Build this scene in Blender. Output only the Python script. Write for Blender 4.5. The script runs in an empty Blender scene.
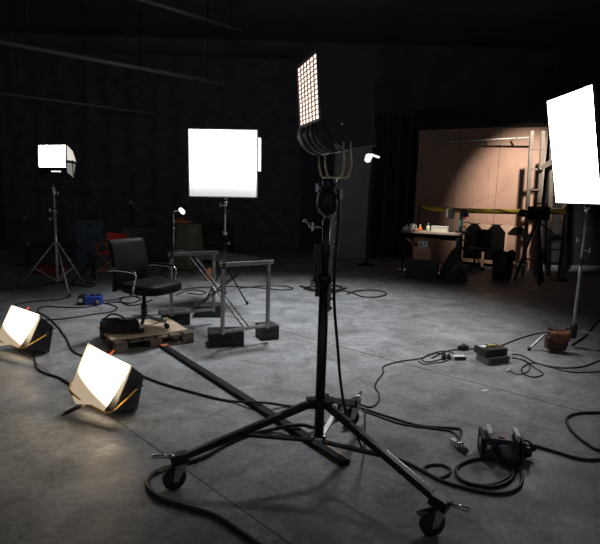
import bpy, bmesh, math, random
from math import sin, cos, pi, radians, sqrt, atan2
from mathutils import Vector as V, Matrix

random.seed(7)
S = bpy.context.scene
COL = S.collection

# ------------------------------------------------------------------ camera
F = 500.0
H = 1.55
TILT, ROLL = radians(8.5), radians(1.7)
_f = V((0, cos(TILT), -sin(TILT)))
_u = V((0, sin(TILT), cos(TILT)))
_r = V((1, 0, 0))
CR = _r * cos(ROLL) + _u * sin(ROLL)
CU = _u * cos(ROLL) - _r * sin(ROLL)
CAM = V((0, 0, H))
cam_d = bpy.data.cameras.new('camera')
cam_d.sensor_width = 36
cam_d.lens = F * 36 / 600
cam_d.clip_end = 200
cam = bpy.data.objects.new('camera', cam_d)
m = Matrix.Identity(4)
for i in range(3):
    m[i][0], m[i][1], m[i][2], m[i][3] = CR[i], CU[i], -_f[i], CAM[i]
cam.matrix_world = m
COL.objects.link(cam)
S.camera = cam


def ray(px, py):
    return _f + CR * ((px - 300) / F) - CU * ((py - 272) / F)


def gp(px, py, z=0.0):
    """point of the horizontal plane at height z seen at a photo position"""
    d = ray(px, py)
    return CAM + d * ((z - H) / d.z)


def dp(px, py, y):
    """point at distance y into the room seen at a photo position"""
    d = ray(px, py)
    return CAM + d * (y / d.y)


# ------------------------------------------------------------------ materials
MATS = {}


def mat(name, col, rough=0.5, metal=0.0, var=0.15, scale=8.0, emit=None, estr=0.0, bump=0.0, spec=0.5, alpha=1.0):
    if name in MATS:
        return MATS[name]
    M = bpy.data.materials.new(name)
    M.use_nodes = True
    nt = M.node_tree
    N, L = nt.nodes, nt.links
    b = N['Principled BSDF']
    b.inputs['Roughness'].default_value = rough
    b.inputs['Metallic'].default_value = metal
    b.inputs['Specular IOR Level'].default_value = spec
    b.inputs['Alpha'].default_value = alpha
    tc = N.new('ShaderNodeTexCoord')
    nz = N.new('ShaderNodeTexNoise')
    nz.inputs['Scale'].default_value = scale
    nz.inputs['Detail'].default_value = 5
    L.new(tc.outputs['Object'], nz.inputs['Vector'])
    cr = N.new('ShaderNodeValToRGB')
    c = V(col)
    lo, hi = c * (1 - var), c * (1 + var)
    cr.color_ramp.elements[0].position = 0.3
    cr.color_ramp.elements[1].position = 0.7
    cr.color_ramp.elements[0].color = (*lo, 1)
    cr.color_ramp.elements[1].color = (min(hi[0], 1), min(hi[1], 1), min(hi[2], 1), 1)
    L.new(nz.outputs['Fac'], cr.inputs['Fac'])
    L.new(cr.outputs['Color'], b.inputs['Base Color'])
    if bump:
        bp = N.new('ShaderNodeBump')
        bp.inputs['Strength'].default_value = bump
        bp.inputs['Distance'].default_value = 0.01
        L.new(nz.outputs['Fac'], bp.inputs['Height'])
        L.new(bp.outputs['Normal'], b.inputs['Normal'])
    if emit:
        b.inputs['Emission Color'].default_value = (*emit, 1)
        b.inputs['Emission Strength'].default_value = estr
    MATS[name] = M
    return M


def emit_gradient(name, col, lo, hi, z0, z1, axis=2):
    """a lit diffusion cloth, dimmer toward one edge (object space)"""
    M = mat(name, (0.8, 0.8, 0.8), 0.6, 0, 0.02, 5, col, 1.0)
    N, L = M.node_tree.nodes, M.node_tree.links
    b = N['Principled BSDF']
    tc = N.new('ShaderNodeTexCoord')
    sp = N.new('ShaderNodeSeparateXYZ')
    L.new(tc.outputs['Object'], sp.inputs[0])
    mr = N.new('ShaderNodeMapRange')
    mr.interpolation_type = 'SMOOTHSTEP'
    mr.inputs['From Min'].default_value = z0
    mr.inputs['From Max'].default_value = z1
    mr.inputs['To Min'].default_value = lo
    mr.inputs['To Max'].default_value = hi
    L.new(sp.outputs[axis], mr.inputs['Value'])
    L.new(mr.outputs['Result'], b.inputs['Emission Strength'])
    return M


BLACK = mat('black_metal', (0.012, 0.012, 0.013), 0.42, 0.0, 0.2, 12)
BLACKM = mat('dark_steel', (0.055, 0.057, 0.06), 0.38, 0.85, 0.3, 10)
CHROME = mat('chrome', (0.55, 0.56, 0.58), 0.22, 1.0, 0.1, 6)
STEEL = mat('worn_steel', (0.32, 0.325, 0.33), 0.34, 0.75, 0.25, 14)
TUBE = mat('bright_tube', (0.5, 0.5, 0.5), 0.36, 0.45, 0.15, 10)
RUBBER = mat('rubber', (0.012, 0.012, 0.012), 0.7, 0, 0.3, 20)
CABLE = mat('cable_rubber', (0.013, 0.013, 0.014), 0.5, 0, 0.2, 5)
LEATHER = mat('black_leather', (0.006, 0.0065, 0.008), 0.5, 0, 0.2, 25, bump=0.12, spec=0.12)
FABRICB = mat('black_fabric', (0.012, 0.012, 0.013), 0.85, 0, 0.3, 30, bump=0.3)
PLY = mat('plywood', (0.78, 0.60, 0.43), 0.65, 0, 0.14, 5)
PALW = mat('pallet_wood', (0.16, 0.125, 0.09), 0.75, 0, 0.3, 8)
BOXB = mat('black_painted_wood', (0.016, 0.016, 0.016), 0.6, 0, 0.4, 9)
YELLOW = mat('yellow_wire', (0.75, 0.42, 0.06), 0.45, 0.2, 0.1, 9)
BRASS = mat('brass', (0.75, 0.60, 0.44), 0.35, 0.3, 0.15, 9)
WHITEP = mat('white_plastic', (0.72, 0.72, 0.70), 0.5, 0, 0.05, 9)
GREYP = mat('grey_plastic', (0.12, 0.12, 0.125), 0.5, 0, 0.2, 12)
GREYD = mat('dark_grey_metal', (0.045, 0.045, 0.048), 0.5, 0.2, 0.25, 12)
BLUEP = mat('blue_plastic', (0.03, 0.08, 0.45), 0.45, 0, 0.1, 9)
NAVY = mat('navy_plastic', (0.012, 0.018, 0.06), 0.4, 0, 0.1, 9)
REDC = mat('red_canvas', (0.85, 0.04, 0.03), 0.8, 0, 0.12, 14)
ORANGE = mat('orange_plastic', (0.65, 0.16, 0.03), 0.6, 0, 0.15, 9)
CHAIRW = mat('chair_wood', (0.42, 0.19, 0.07), 0.55, 0, 0.2, 9)
BROWNL = mat('brown_leather', (0.22, 0.075, 0.032), 0.6, 0, 0.35, 16, bump=0.15)
TIMBER = mat('pale_timber', (0.32, 0.27, 0.22), 0.7, 0, 0.15, 6)
SETK = mat('black_velvet', (0.003, 0.003, 0.003), 0.95, 0, 0.2, 9, spec=0.1)
SETB = mat('brown_painted_flat', (0.36, 0.22, 0.155), 0.62, 0, 0.1, 3, bump=0.05)
SETP = mat('pale_brown_timber', (0.52, 0.35, 0.25), 0.6, 0, 0.12, 5)
LADW = mat('ladder_timber', (0.15, 0.125, 0.10), 0.7, 0, 0.15, 6)
DRAPR = mat('dense_black_drape', (0.014, 0.014, 0.015), 0.95, 0, 0.3, 3)
CARD = mat('cardboard', (0.40, 0.21, 0.125), 0.8, 0, 0.12, 6)
WALLB = mat('black_studio_wall', (0.14, 0.14, 0.155), 0.8, 0, 0.3, 1.2)
DRAPE = mat('black_drape', (0.11, 0.11, 0.122), 0.95, 0, 0.3, 3)
FLATG = mat('grey_flat_paint', (0.26, 0.26, 0.27), 0.8, 0, 0.15, 2)
CLOTHT = mat('tan_cloth', (0.10, 0.088, 0.06), 0.9, 0, 0.3, 6, bump=0.3)
CLOTHG = mat('grey_cloth', (0.12, 0.12, 0.115), 0.9, 0, 0.25, 6, bump=0.3)
CRATE = mat('slate_blue_crate', (0.08, 0.105, 0.14), 0.6, 0, 0.2, 6)
TEAL = mat('teal_paint', (0.10, 0.26, 0.26), 0.45, 0, 0.12, 8)
GLASS = mat('smoked_glass', (0.004, 0.005, 0.006), 0.08, 0, 0.05, 2)
PIPEM = mat('grid_pipe', (0.22, 0.22, 0.24), 0.6, 0.3, 0.15, 3)
GEL = mat('diffusion_gel', (0.75, 0.68, 0.56), 0.6, 0, 0.06, 6)
TAPEG = mat('dark_cloth_tape', (0.035, 0.038, 0.036), 0.7, 0, 0.4, 20)
PLANKM = mat('stained_batten', (0.0035, 0.003, 0.0028), 0.6, 0, 0.35, 12, spec=0.25)
PLANKE = mat('raw_batten_edge', (0.75, 0.50, 0.32), 0.6, 0, 0.15, 12)
REDEND = mat('red_paint_end', (0.55, 0.10, 0.04), 0.6, 0, 0.2, 12)

# hazard tape: yellow with black diagonal bars, procedural
HAZ = mat('barrier_tape', (0.78, 0.55, 0.06), 0.5, 0, 0.1, 9)
_N, _L = HAZ.node_tree.nodes, HAZ.node_tree.links
_w = _N.new('ShaderNodeTexWave'); _w.bands_direction = 'DIAGONAL'; _w.inputs['Scale'].default_value = 3.2
_w.inputs['Distortion'].default_value = 0.8
_tc = _N.new('ShaderNodeTexCoord'); _L.new(_tc.outputs['Object'], _w.inputs['Vector'])
_cr = _N.new('ShaderNodeValToRGB'); _cr.color_ramp.elements[0].position = 0.10; _cr.color_ramp.elements[1].position = 0.2
_cr.color_ramp.elements[0].color = (0.12, 0.08, 0.02, 1); _cr.color_ramp.elements[1].color = (0.78, 0.55, 0.06, 1)
_L.new(_w.outputs['Fac'], _cr.inputs['Fac']); _L.new(_cr.outputs['Color'], _N['Principled BSDF'].inputs['Base Color'])

# lit surfaces
E_MID = emit_gradient('lit_cloth_square', (1.0, 1.0, 1.0), 0.55, 2.6, -0.43, 0.0)
E_RIGHT = emit_gradient('lit_cloth_tall', (1.0, 0.985, 0.96), 6.5, 14.5, -0.55, 0.3)
E_LEFT = mat('lit_panel_small', (0.9, 0.9, 0.9), 0.5, 0, 0.02, 5, (1.0, 0.98, 0.94), 26.0)
E_STRIP = mat('lit_strip', (0.9, 0.9, 0.9), 0.5, 0, 0.02, 5, (1.0, 1.0, 1.0), 1.6)
E_MAIN = mat('lit_warm_panel', (0.9, 0.85, 0.8), 0.5, 0, 0.02, 5, (1.0, 0.86, 0.75), 1.6)
E_WARM = mat('lit_reflector', (0.9, 0.85, 0.75), 0.5, 0, 0.02, 5, (1.0, 0.82, 0.56), 11.0)
E_SPOT = mat('lit_bulb', (0.9, 0.9, 0.85), 0.5, 0, 0.02, 5, (1.0, 0.9, 0.75), 5.0)


# ------------------------------------------------------------------ mesh builder
class MB:
    def __init__(s):
        s.v, s.f, s.sm = [], [], []

    def add(s, vs, fs, smooth=False):
        o = len(s.v)
        s.v += [V(x) for x in vs]
        s.f += [[i + o for i in f] for f in fs]
        s.sm += [smooth] * len(fs)
        return s

    def box(s, c, size, M=None):
        c = V(c)
        h = V(size) / 2
        vs = []
        for x in (-1, 1):
            for y in (-1, 1):
                for z in (-1, 1):
                    p = V((x * h.x, y * h.y, z * h.z))
                    vs.append(c + (M @ p if M else p))
        return s.add(vs, [(0, 1, 3, 2), (4, 6, 7, 5), (0, 4, 5, 1), (2, 3, 7, 6), (0, 2, 6, 4), (1, 5, 7, 3)])

    def hexa(s, b, t):
        """eight corners: bottom ring b, top ring t (4 each, same order)"""
        return s.add(list(b) + list(t), [(3, 2, 1, 0), (4, 5, 6, 7), (0, 1, 5, 4), (1, 2, 6, 5), (2, 3, 7, 6), (3, 0, 4, 7)])

    def bar(s, p, q, w, h, up=(0, 0, 1)):
        p, q = V(p), V(q)
        d = (q - p).normalized()
        x = d.cross(V(up))
        if x.length < 1e-4:
            x = d.cross(V((1, 0, 0)))
        x.normalize()
        y = x.cross(d)
        r = [x * (w / 2) + y * (h / 2), -x * (w / 2) + y * (h / 2), -x * (w / 2) - y * (h / 2), x * (w / 2) - y * (h / 2)]
        return s.hexa([p + k for k in r], [q + k for k in r])

    def tube(s, pts, r, seg=10, caps=True, flat=1.0):
        pts = [V(p) for p in pts]
        n = len(pts)
        rs = r if isinstance(r, (list, tuple)) else [r] * n
        o = []
        prev = None
        for i in range(n):
            d = (pts[min(i + 1, n - 1)] - pts[max(i - 1, 0)])
            if d.length < 1e-9:
                d = V((0, 0, 1))
            d.normalize()
            a = prev if prev is not None else (V((0, 0, 1)) if abs(d.z) < 0.95 else V((1, 0, 0)))
            x = a - d * a.dot(d)
            if x.length < 1e-5:
                x = d.orthogonal()
            x.normalize()
            prev = x
            y = d.cross(x)
            for k in range(seg):
                t = 2 * pi * k / seg
                o.append(pts[i] + x * (cos(t) * rs[i]) + y * (sin(t) * rs[i] * flat))
        fs = []
        for i in range(n - 1):
            for k in range(seg):
                k2 = (k + 1) % seg
                fs.append((i * seg + k, i * seg + k2, (i + 1) * seg + k2, (i + 1) * seg + k))
        s.add(o, fs, True)
        if caps:
            b = len(s.v) - len(o)
            s.f.append([b + k for k in range(seg)][::-1]); s.sm.append(False)
            s.f.append([b + (n - 1) * seg + k for k in range(seg)]); s.sm.append(False)
        return s

    def cyl(s, p, q, r, seg=14):
        return s.tube([p, q], r, seg)

    def lathe(s, prof, o=(0, 0, 0), ax=(0, 0, 1), seg=20, sx=1, sy=1):
        """prof: (radius, along-axis)"""
        o, ax = V(o), V(ax).normalized()
        x = ax.orthogonal().normalized()
        y = ax.cross(x)
        vs = []
        for r, h in prof:
            for k in range(seg):
                t = 2 * pi * k / seg
                vs.append(o + ax * h + x * (cos(t) * r * sx) + y * (sin(t) * r * sy))
        fs = []
        for i in range(len(prof) - 1):
            for k in range(seg):
                k2 = (k + 1) % seg
                fs.append((i * seg + k, i * seg + k2, (i + 1) * seg + k2, (i + 1) * seg + k))
        s.add(vs, fs, True)
        b = len(s.v) - len(vs)
        s.f.append([b + k for k in range(seg)][::-1]); s.sm.append(False)
        s.f.append([b + (len(prof) - 1) * seg + k for k in range(seg)]); s.sm.append(False)
        return s

    def prism(s, poly, d):
        """closed polygon (3-D points) extruded by vector d"""
        d = V(d)
        n = len(poly)
        vs = [V(p) for p in poly] + [V(p) + d for p in poly]
        fs = [list(range(n))[::-1], list(range(n, 2 * n))] + [(i, (i + 1) % n, n + (i + 1) % n, n + i) for i in range(n)]
        return s.add(vs, fs)

    def grid(s, fn, nu, nv, thick=None):
        vs = [V(fn(i / nu, j / nv)) for j in range(nv + 1) for i in range(nu + 1)]
        fs = [(j * (nu + 1) + i, j * (nu + 1) + i + 1, (j + 1) * (nu + 1) + i + 1, (j + 1) * (nu + 1) + i) for j in range(nv) for i in range(nu)]
        return s.add(vs, fs, True)

    def xf(s, M):
        s.v = [M @ p for p in s.v]
        return s

    def build(s, name, material, parent=None, bev=0.0, sub=0, solid=0.0, loc=None):
        me = bpy.data.meshes.new(name)
        off = V((0, 0, 0))
        vs = s.v
        if loc is not None:
            off = V(loc)
            vs = [p - off for p in vs]
        me.from_pydata([tuple(p) for p in vs], [], s.f)
        bm = bmesh.new(); bm.from_mesh(me)
        bmesh.ops.recalc_face_normals(bm, faces=bm.faces)
        bm.to_mesh(me); bm.free()
        me.polygons.foreach_set('use_smooth', s.sm)
        me.materials.append(material)
        o = bpy.data.objects.new(name, me)
        COL.objects.link(o)
        o.location = off
        if parent is not None:
            o.parent = parent
        if solid:
            md = o.modifiers.new('solid', 'SOLIDIFY'); md.thickness = solid; md.offset = 0
        if bev:
            md = o.modifiers.new('bevel', 'BEVEL'); md.width = bev; md.segments = 2; md.limit_method = 'ANGLE'
        if sub:
            md = o.modifiers.new('sub', 'SUBSURF'); md.levels = sub; md.render_levels = sub
        me.update()
        return o


def tag(o, label=None, cat=None, group=None, kind=None):
    if label: o['label'] = label
    if cat: o['category'] = cat
    if group: o['group'] = group
    if kind: o['kind'] = kind
    return o


def thing(name, label, cat, loc=(0, 0, 0), rz=0.0, group=None):
    o = bpy.data.objects.new(name, None)
    o.empty_display_size = 0.1
    COL.objects.link(o)
    o.location = loc
    o.rotation_euler = (0, 0, rz)
    return tag(o, label, cat, group)


def copy_tree(o, parent=None):
    c = o.copy()
    COL.objects.link(c)
    if parent is not None:
        c.parent = parent
    for ch in list(o.children):
        copy_tree(ch, c)
    return c


def part(root, name, mb, material, **k):
    return mb.build(name, material, root, **k)


def smooth_path(pts, n=6):
    pts = [V(p) for p in pts]
    out = []
    P = [pts[0] * 2 - pts[1]] + pts + [pts[-1] * 2 - pts[-2]]
    for i in range(1, len(P) - 2):
        a, b, c, d = P[i - 1], P[i], P[i + 1], P[i + 2]
        for k in range(n):
            t = k / n
            out.append(0.5 * ((2 * b) + (c - a) * t + (2 * a - 5 * b + 4 * c - d) * t * t + (3 * b - a - 3 * c + d) * t ** 3))
    out.append(pts[-1])
    return out


def frame(origin, x, y_hint):
    """matrix with local X along x, local Y near y_hint"""
    x = V(x).normalized()
    y = V(y_hint)
    y = (y - x * y.dot(x)).normalized()
    z = x.cross(y)
    M = Matrix.Identity(4)
    for i in range(3):
        M[i][0], M[i][1], M[i][2], M[i][3] = x[i], y[i], z[i], origin[i]
    return M


def structure(name, mb, material, **k):
    return tag(mb.build(name, material, **k), kind='structure')


# ------------------------------------------------------------------ the hall
XL_, XR_, YB_, YF_, ZC_ = -10.0, 9.0, 16.0, -3.0, 6.2

# concrete floor with slab joints and scuffs
FL = mat('concrete', (0.2, 0.2, 0.2), 0.5)
nt = FL.node_tree
N, L = nt.nodes, nt.links
for n in list(N):
    if n.type not in ('BSDF_PRINCIPLED', 'OUTPUT_MATERIAL'):
        N.remove(n)
bs = N['Principled BSDF']
tc = N.new('ShaderNodeTexCoord')


def nnoise(scale, detail=6, rough=0.6, dist=0.0):
    n = N.new('ShaderNodeTexNoise')
    n.inputs['Scale'].default_value = scale
    n.inputs['Detail'].default_value = detail
    n.inputs['Roughness'].default_value = rough
    n.inputs['Distortion'].default_value = dist
    L.new(tc.outputs['Object'], n.inputs['Vector'])
    return n.outputs['Fac']


def nmath(op, a, b=None):
    n = N.new('ShaderNodeMath'); n.operation = op
    for i, x in enumerate((a, b)):
        if x is None: continue
        if isinstance(x, (int, float)): n.inputs[i].default_value = x
        else: L.new(x, n.inputs[i])
    return n.outputs[0]


def nramp(x, a, b, lo=0.0, hi=1.0):
    n = N.new('ShaderNodeMapRange')
    n.inputs['From Min'].default_value = a; n.inputs['From Max'].default_value = b
    n.inputs['To Min'].default_value = lo; n.inputs['To Max'].default_value = hi
    L.new(x, n.inputs['Value'])
    return n.outputs['Result']


big = nramp(nnoise(0.55, 4), 0.3, 0.7, 0.78, 1.18)
mid = nramp(nnoise(2.6, 10, 0.7, 0.8), 0.32, 0.68, 0.55, 1.42)
fine = nramp(nnoise(26, 8, 0.75), 0.32, 0.68, 0.68, 1.32)
scuff = nramp(nnoise(6.0, 12, 0.8, 1.5), 0.56, 0.70, 0.0, 1.2)
scm = nramp(nnoise(0.8, 3), 0.46, 0.60, 0.0, 0.8)
val = nmath('MULTIPLY', nmath('MULTIPLY', big, mid), fine)
val = nmath('ADD', val, nmath('MULTIPLY', scuff, scm))
sp = N.new('ShaderNodeSeparateXYZ'); L.new(tc.outputs['Object'], sp.inputs[0])


def joint(p, q, w):
    p, q = V(p), V(q)
    d = (q - p).normalized()
    n = V((-d.y, d.x, 0))
    t = nmath('ADD', nmath('MULTIPLY', sp.outputs[0], n.x), nmath('MULTIPLY', sp.outputs[1], n.y))
    t = nmath('ABSOLUTE', nmath('SUBTRACT', t, n.dot(p)))
    return nramp(t, w * 0.5, w, 0.35, 1.0)


j1 = joint(gp(130, 430), gp(262, 524), 0.008)
j2 = joint(gp(483, 385), gp(583, 412), 0.014)
jm = nmath('MULTIPLY', j1, j2)
val = nmath('MULTIPLY', val, jm)
val = nmath('MULTIPLY', val, 0.25)
cc = N.new('ShaderNodeCombineColor')
L.new(nmath('MULTIPLY', val, 0.975), cc.inputs[0]); L.new(val, cc.inputs[1]); L.new(nmath('MULTIPLY', val, 1.025), cc.inputs[2])
L.new(cc.outputs[0], bs.inputs['Base Color'])
L.new(nramp(nnoise(3.2, 6), 0.3, 0.7, 0.42, 0.68), bs.inputs['Roughness'])
bs.inputs['Specular IOR Level'].default_value = 0.35
bp = N.new('ShaderNodeBump'); bp.inputs['Strength'].default_value = 0.12; bp.inputs['Distance'].default_value = 0.01
L.new(nmath('ADD', nnoise(30, 8), nmath('MULTIPLY', jm, 0.6)), bp.inputs['Height'])
L.new(bp.outputs['Normal'], bs.inputs['Normal'])

fl = MB().box(((XL_ + XR_) / 2, (YB_ + YF_) / 2, -0.05), (XR_ - XL_, YB_ - YF_, 0.1))
structure('floor', fl, FL)
structure('wall_back', MB().box(((XL_ + XR_) / 2, YB_ + 0.1, ZC_ / 2), (XR_ - XL_ + 0.4, 0.2, ZC_)), WALLB)
structure('wall_left', MB().box((XL_ - 0.1, (YB_ + YF_) / 2, ZC_ / 2), (0.2, YB_ - YF_, ZC_)), WALLB)
structure('wall_right', MB().box((XR_ + 0.1, (YB_ + YF_) / 2, ZC_ / 2), (0.2, YB_ - YF_, ZC_)), WALLB)
structure('ceiling', MB().box(((XL_ + XR_) / 2, (YB_ + YF_) / 2, ZC_ + 0.1), (XR_ - XL_ + 0.4, YB_ - YF_, 0.2)), WALLB)

# lighting grid pipes under the ceiling
for k, (a, b, z, r, lab) in enumerate([
        ((0, 42), (225, 84), 4.1, 0.045, 'long grey ceiling pipe, highest of the long pair at the dark left wall'),
        ((0, 93), (155, 114), 3.65, 0.03, 'lower long grey ceiling pipe hanging under the highest one'),
        ((130, -4), (240, 30), 5.6, 0.05, 'short ceiling pipe crossing above the square softbox')]):
    p, q = gp(a[0], a[1], z), gp(b[0], b[1], z)
    t = thing('ceiling_pipe', lab, 'pipe', ((p + q) / 2), group=None)
    o = V(t.location)
    d = (q - p).normalized()
    part(t, 'pipe', MB().tube([p - o - d * 0.1, q - o + d * 0.05], r, 10), PIPEM)
    for f_ in (0.1, 0.5, 0.9):
        c = p.lerp(q, f_)
        part(t, 'hanger', MB().tube([c - o, V((c.x, c.y, ZC_)) - o], 0.012, 6), BLACK)


# ------------------------------------------------------------------ caster
def caster(parent, c, heading, r=0.062, chrome=True):
    """wheel standing on the floor at c (local), turned by heading"""
    c = V(c)
    ax = V((-sin(heading), cos(heading), 0))
    tr = V((cos(heading), sin(heading), 0))
    hub = c + V((0, 0, r)) - tr * 0.03
    fk = MB()
    for s in (-1, 1):
        fk.prism([hub + ax * (s * 0.024) + V((0, 0, -0.012)) + tr * -0.015, hub + ax * (s * 0.024) + V((0, 0, -0.012)) + tr * 0.015,
                  c + ax * (s * 0.024) + V((0, 0, 2 * r + 0.012)) + tr * 0.03, c + ax * (s * 0.024) + V((0, 0, 2 * r + 0.012)) - tr * 0.03], ax * (s * 0.004))
    fk.box(c + V((0, 0, 2 * r + 0.013)), (0.07, 0.06, 0.008), Matrix.Rotation(heading, 3, 'Z'))
    fk.cyl(c + V((0, 0, 2 * r + 0.01)), c + V((0, 0, 2 * r + 0.06)), 0.014, 10)
    cst = part(parent, 'caster', fk, CHROME if chrome else BLACK)
    w = MB().lathe([(0.012, -0.021), (r * 0.88, -0.021), (r, -0.013), (r, 0.013), (r * 0.88, 0.021), (0.012, 0.021)], hub, ax, 24)
    part(cst, 'wheel', w, RUBBER)
    part(cst, 'axle', MB().cyl(hub - ax * 0.03, hub + ax * 0.03, 0.007, 8), STEEL)
    lv = MB().bar(c + V((0, 0, 2 * r + 0.006)) - tr * 0.04, c + V((0, 0, 2 * r - 0.005)) - tr * 0.11, 0.03, 0.006)
    part(cst, 'brake_lever', lv, BLACKM)
    return cst


# ------------------------------------------------------------------ big roller stand with its lamp
LC, RC, TC = gp(180, 487), gp(437, 534), gp(354, 425)
ctr = (LC + RC + TC) / 3 + V((-0.028, 0, 0))
ctr.z = 0
st = thing('roller_stand', 'tall black wind-up light stand with three caster-wheeled legs in front', 'light stand', ctr)
zj, zb = 0.43, 0.20
col = MB().tube([(0, 0, zb), (0, 0, 1.14)], 0.027, 20)
part(st, 'column', col, BLACKM)
part(st, 'column', MB().tube([(0, 0, 1.13), (0, 0, 1.44)], 0.021, 18), BLACKM)
part(st, 'riser', MB().tube([(0, 0, 1.43), (0, 0, 1.60)], 0.017, 16), STEEL)
part(st, 'collar', MB().lathe([(0.03, 0), (0.048, 0.01), (0.048, 0.05), (0.03, 0.06)], (0, 0, zj - 0.03)), BLACKM, bev=0.003)
part(st, 'collar', MB().lathe([(0.03, 0), (0.042, 0.006), (0.042, 0.04), (0.03, 0.05)], (0, 0, zb - 0.005)), CHROME)
part(st, 'collar', MB().lathe([(0.026, 0), (0.036, 0.006), (0.036, 0.045), (0.024, 0.05)], (0, 0, 1.10)), BLACKM)
part(st, 'clutch_housing', MB().lathe([(0.024, 0), (0.05, 0.02), (0.058, 0.05), (0.055, 0.10), (0.035, 0.135), (0.02, 0.14)], (0, 0, 1.46), seg=24), BLACK)
hd = MB().lathe([(0.016, 0), (0.03, 0.01), (0.03, 0.05), (0.02, 0.06)], (0, 0, 1.59))
part(st, 'socket', hd, BLACKM)
for (z, an, ln) in ((1.57, 0.2, 0.05), (1.10, 2.9, 0.05), (1.30, 0.1, 0.04), (1.60, 2.7, 0.045), (1.40, 3.0, 0.055)):
    d = V((cos(an), -sin(an), 0))
    kb = MB().cyl(d * 0.02 + V((0, 0, z)), d * (0.02 + ln) + V((0, 0, z)), 0.006, 8)
    kb.bar(d * (0.02 + ln) + V((0, 0, z - 0.022)), d * (0.02 + ln) + V((0, 0, z + 0.022)), 0.012, 0.012, d)
    part(st, 'tee_handle', kb, CHROME)
# rack strip + pulley guides along the column
rk = MB()
rk.bar((0.03, -0.012, 0.95), (0.03, -0.012, 1.5), 0.008, 0.012, (1, 0, 0))
for k in range(11):
    rk.lathe([(0.004, 0), (0.009, 0.003), (0.009, 0.012), (0.004, 0.015)], (0.03, -0.02, 0.97 + k * 0.05), (1, 0, 0), 8)
part(st, 'rack', rk, STEEL)
wb = MB().box((-0.045, -0.01, 1.21), (0.035, 0.05, 0.20)).box((-0.035, -0.008, 1.07), (0.028, 0.03, 0.08))
part(st, 'winch_box', wb, GREYD, bev=0.004)
cr_ = MB().tube([(-0.06, -0.01, 1.40), (-0.09, -0.012, 1.40), (-0.10, -0.012, 1.43)], 0.006, 8)
cr_.cyl((-0.10, -0.012, 1.43), (-0.125, -0.012, 1.435), 0.011, 10)
part(st, 'crank_handle', cr_, CHROME)
for P in (LC, RC, TC):
    o = P - ctr
    an = atan2(o.y, o.x)
    d = V((cos(an), sin(an), 0))
    R = o.length
    a = d * 0.045 + V((0, 0, zj))
    b = d * (R - 0.0) + V((0, 0, 0.165))
    lg = MB().bar(a, a.lerp(b, 0.97), 0.036, 0.036)
    leg = part(st, 'leg', lg, BLACKM, bev=0.004)
    # added bright strip imitating an edge highlight, and end cap
    pin = MB()
    pin.box(d * 0.05 + V((0, 0, zj + 0.018)), (0.05, 0.05, 0.02), Matrix.Rotation(an, 3, 'Z'))
    pin.bar(a.lerp(b, 0.05) + V((0, 0, 0.021)), a.lerp(b, 0.24) + V((0, 0, 0.021)), 0.022, 0.006)
    part(leg, 'hinge_plate', pin, GREYD)
    if P is RC:
        part(leg, 'edge_highlight', MB().bar(a.lerp(b, 0.55) + V((-d.y, d.x, 0)) * 0.019 + V((0, 0, 0.014)), a.lerp(b, 0.94) + V((-d.y, d.x, 0)) * 0.019 + V((0, 0, 0.014)), 0.006, 0.008), CHROME)  # chrome strip put in as the highlight along this leg
    hh = MB().box(b + V((0, 0, 0.0)), (0.09, 0.06, 0.055), Matrix.Rotation(an, 3, 'Z') @ Matrix.Rotation(0.2, 3, 'Y'))
    part(leg, 'leg_socket', hh, BLACK, bev=0.006)
    sp_ = MB().cyl(b + d * 0.02 + V((0, 0, 0.012)), b + d * 0.14 + V((0, 0, 0.022)), 0.011, 10)
    part(leg, 'spigot_bar', sp_, CHROME)
    br = MB().bar(d * 0.035 + V((0, 0, zb + 0.01)), a.lerp(b, 0.52) - V((0, 0, 0.02)), 0.03, 0.014)
    part(st, 'brace', br, BLACKM if P is not TC else STEEL)
    caster(st, o - d * 0.0, 0.55 if P is LC else (0.25 if P is RC else 0.3))

# lamp head on that stand
YT = ctr.y
pTL, pTR, pBL, pBR = dp(297, 69, YT + 0.13), dp(316.5, 53, YT - 0.23), dp(301, 126, YT + 0.13), dp(319.5, 118, YT - 0.23)
hx = ((pTR - pTL) + (pBR - pBL)) / 2
hz = ((pTL - pBL) + (pTR - pBR)) / 2
HW, HH = hx.length, hz.length
hc = (pTL + pTR + pBL + pBR) / 4
HM = frame(hc, hx, hx.cross(hz) * -1)         # local X across the face, Y backward into the body, Z up
if HM.col[2].xyz.dot(V((0, 0, 1))) < 0:
    HM = frame(hc, hx, hx.cross(hz))
w2, h2 = HW / 2, HH / 2
lamp = thing('studio_light', 'black box studio lamp with glowing gridded front on the wind-up stand', 'lamp', hc)
lamp.matrix_world = HM
LB = HM.inverted()
sgn = 1.0 if (HM.col[1].xyz.x > 0) else -1.0
# housing: open-front shell (top, sides, back)
D = 0.25
tk = 0.012
def yy(y): return y * sgn
hb = MB()
prof = [(-0.0, h2 + 0.02), (D * 0.75, h2 + 0.02), (D, h2 - 0.04), (D + 0.02, -h2 - 0.13), (0.12, -h2 - 0.145), (0.05, -h2 - 0.10), (0.02, -h2 - 0.03), (0.0, -h2 - 0.012)]
for s_ in (-1, 1):
    hb.prism([(s_ * (w2 + 0.012), yy(y), z) for y, z in prof], (s_ * 0.012, 0, 0))
for (a, b) in zip(prof[:-1], prof[1:]):
    hb.prism([(-w2 - 0.012, yy(a[0]), a[1]), (w2 + 0.012, yy(a[0]), a[1]), (w2 + 0.012, yy(b[0]), b[1]), (-w2 - 0.012, yy(b[0]), b[1])],
             (0, yy(0.006) if abs(a[0] - b[0]) < 0.05 else 0, -0.006 if a[1] > 0 else 0.006))
part(lamp, 'housing', hb, BLACK)
part(lamp, 'diffuser', MB().box((0, yy(0.006), 0), (HW, 0.006, HH)), E_MAIN)
eg = MB()
nx, nz_ = 6, 13
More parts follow.
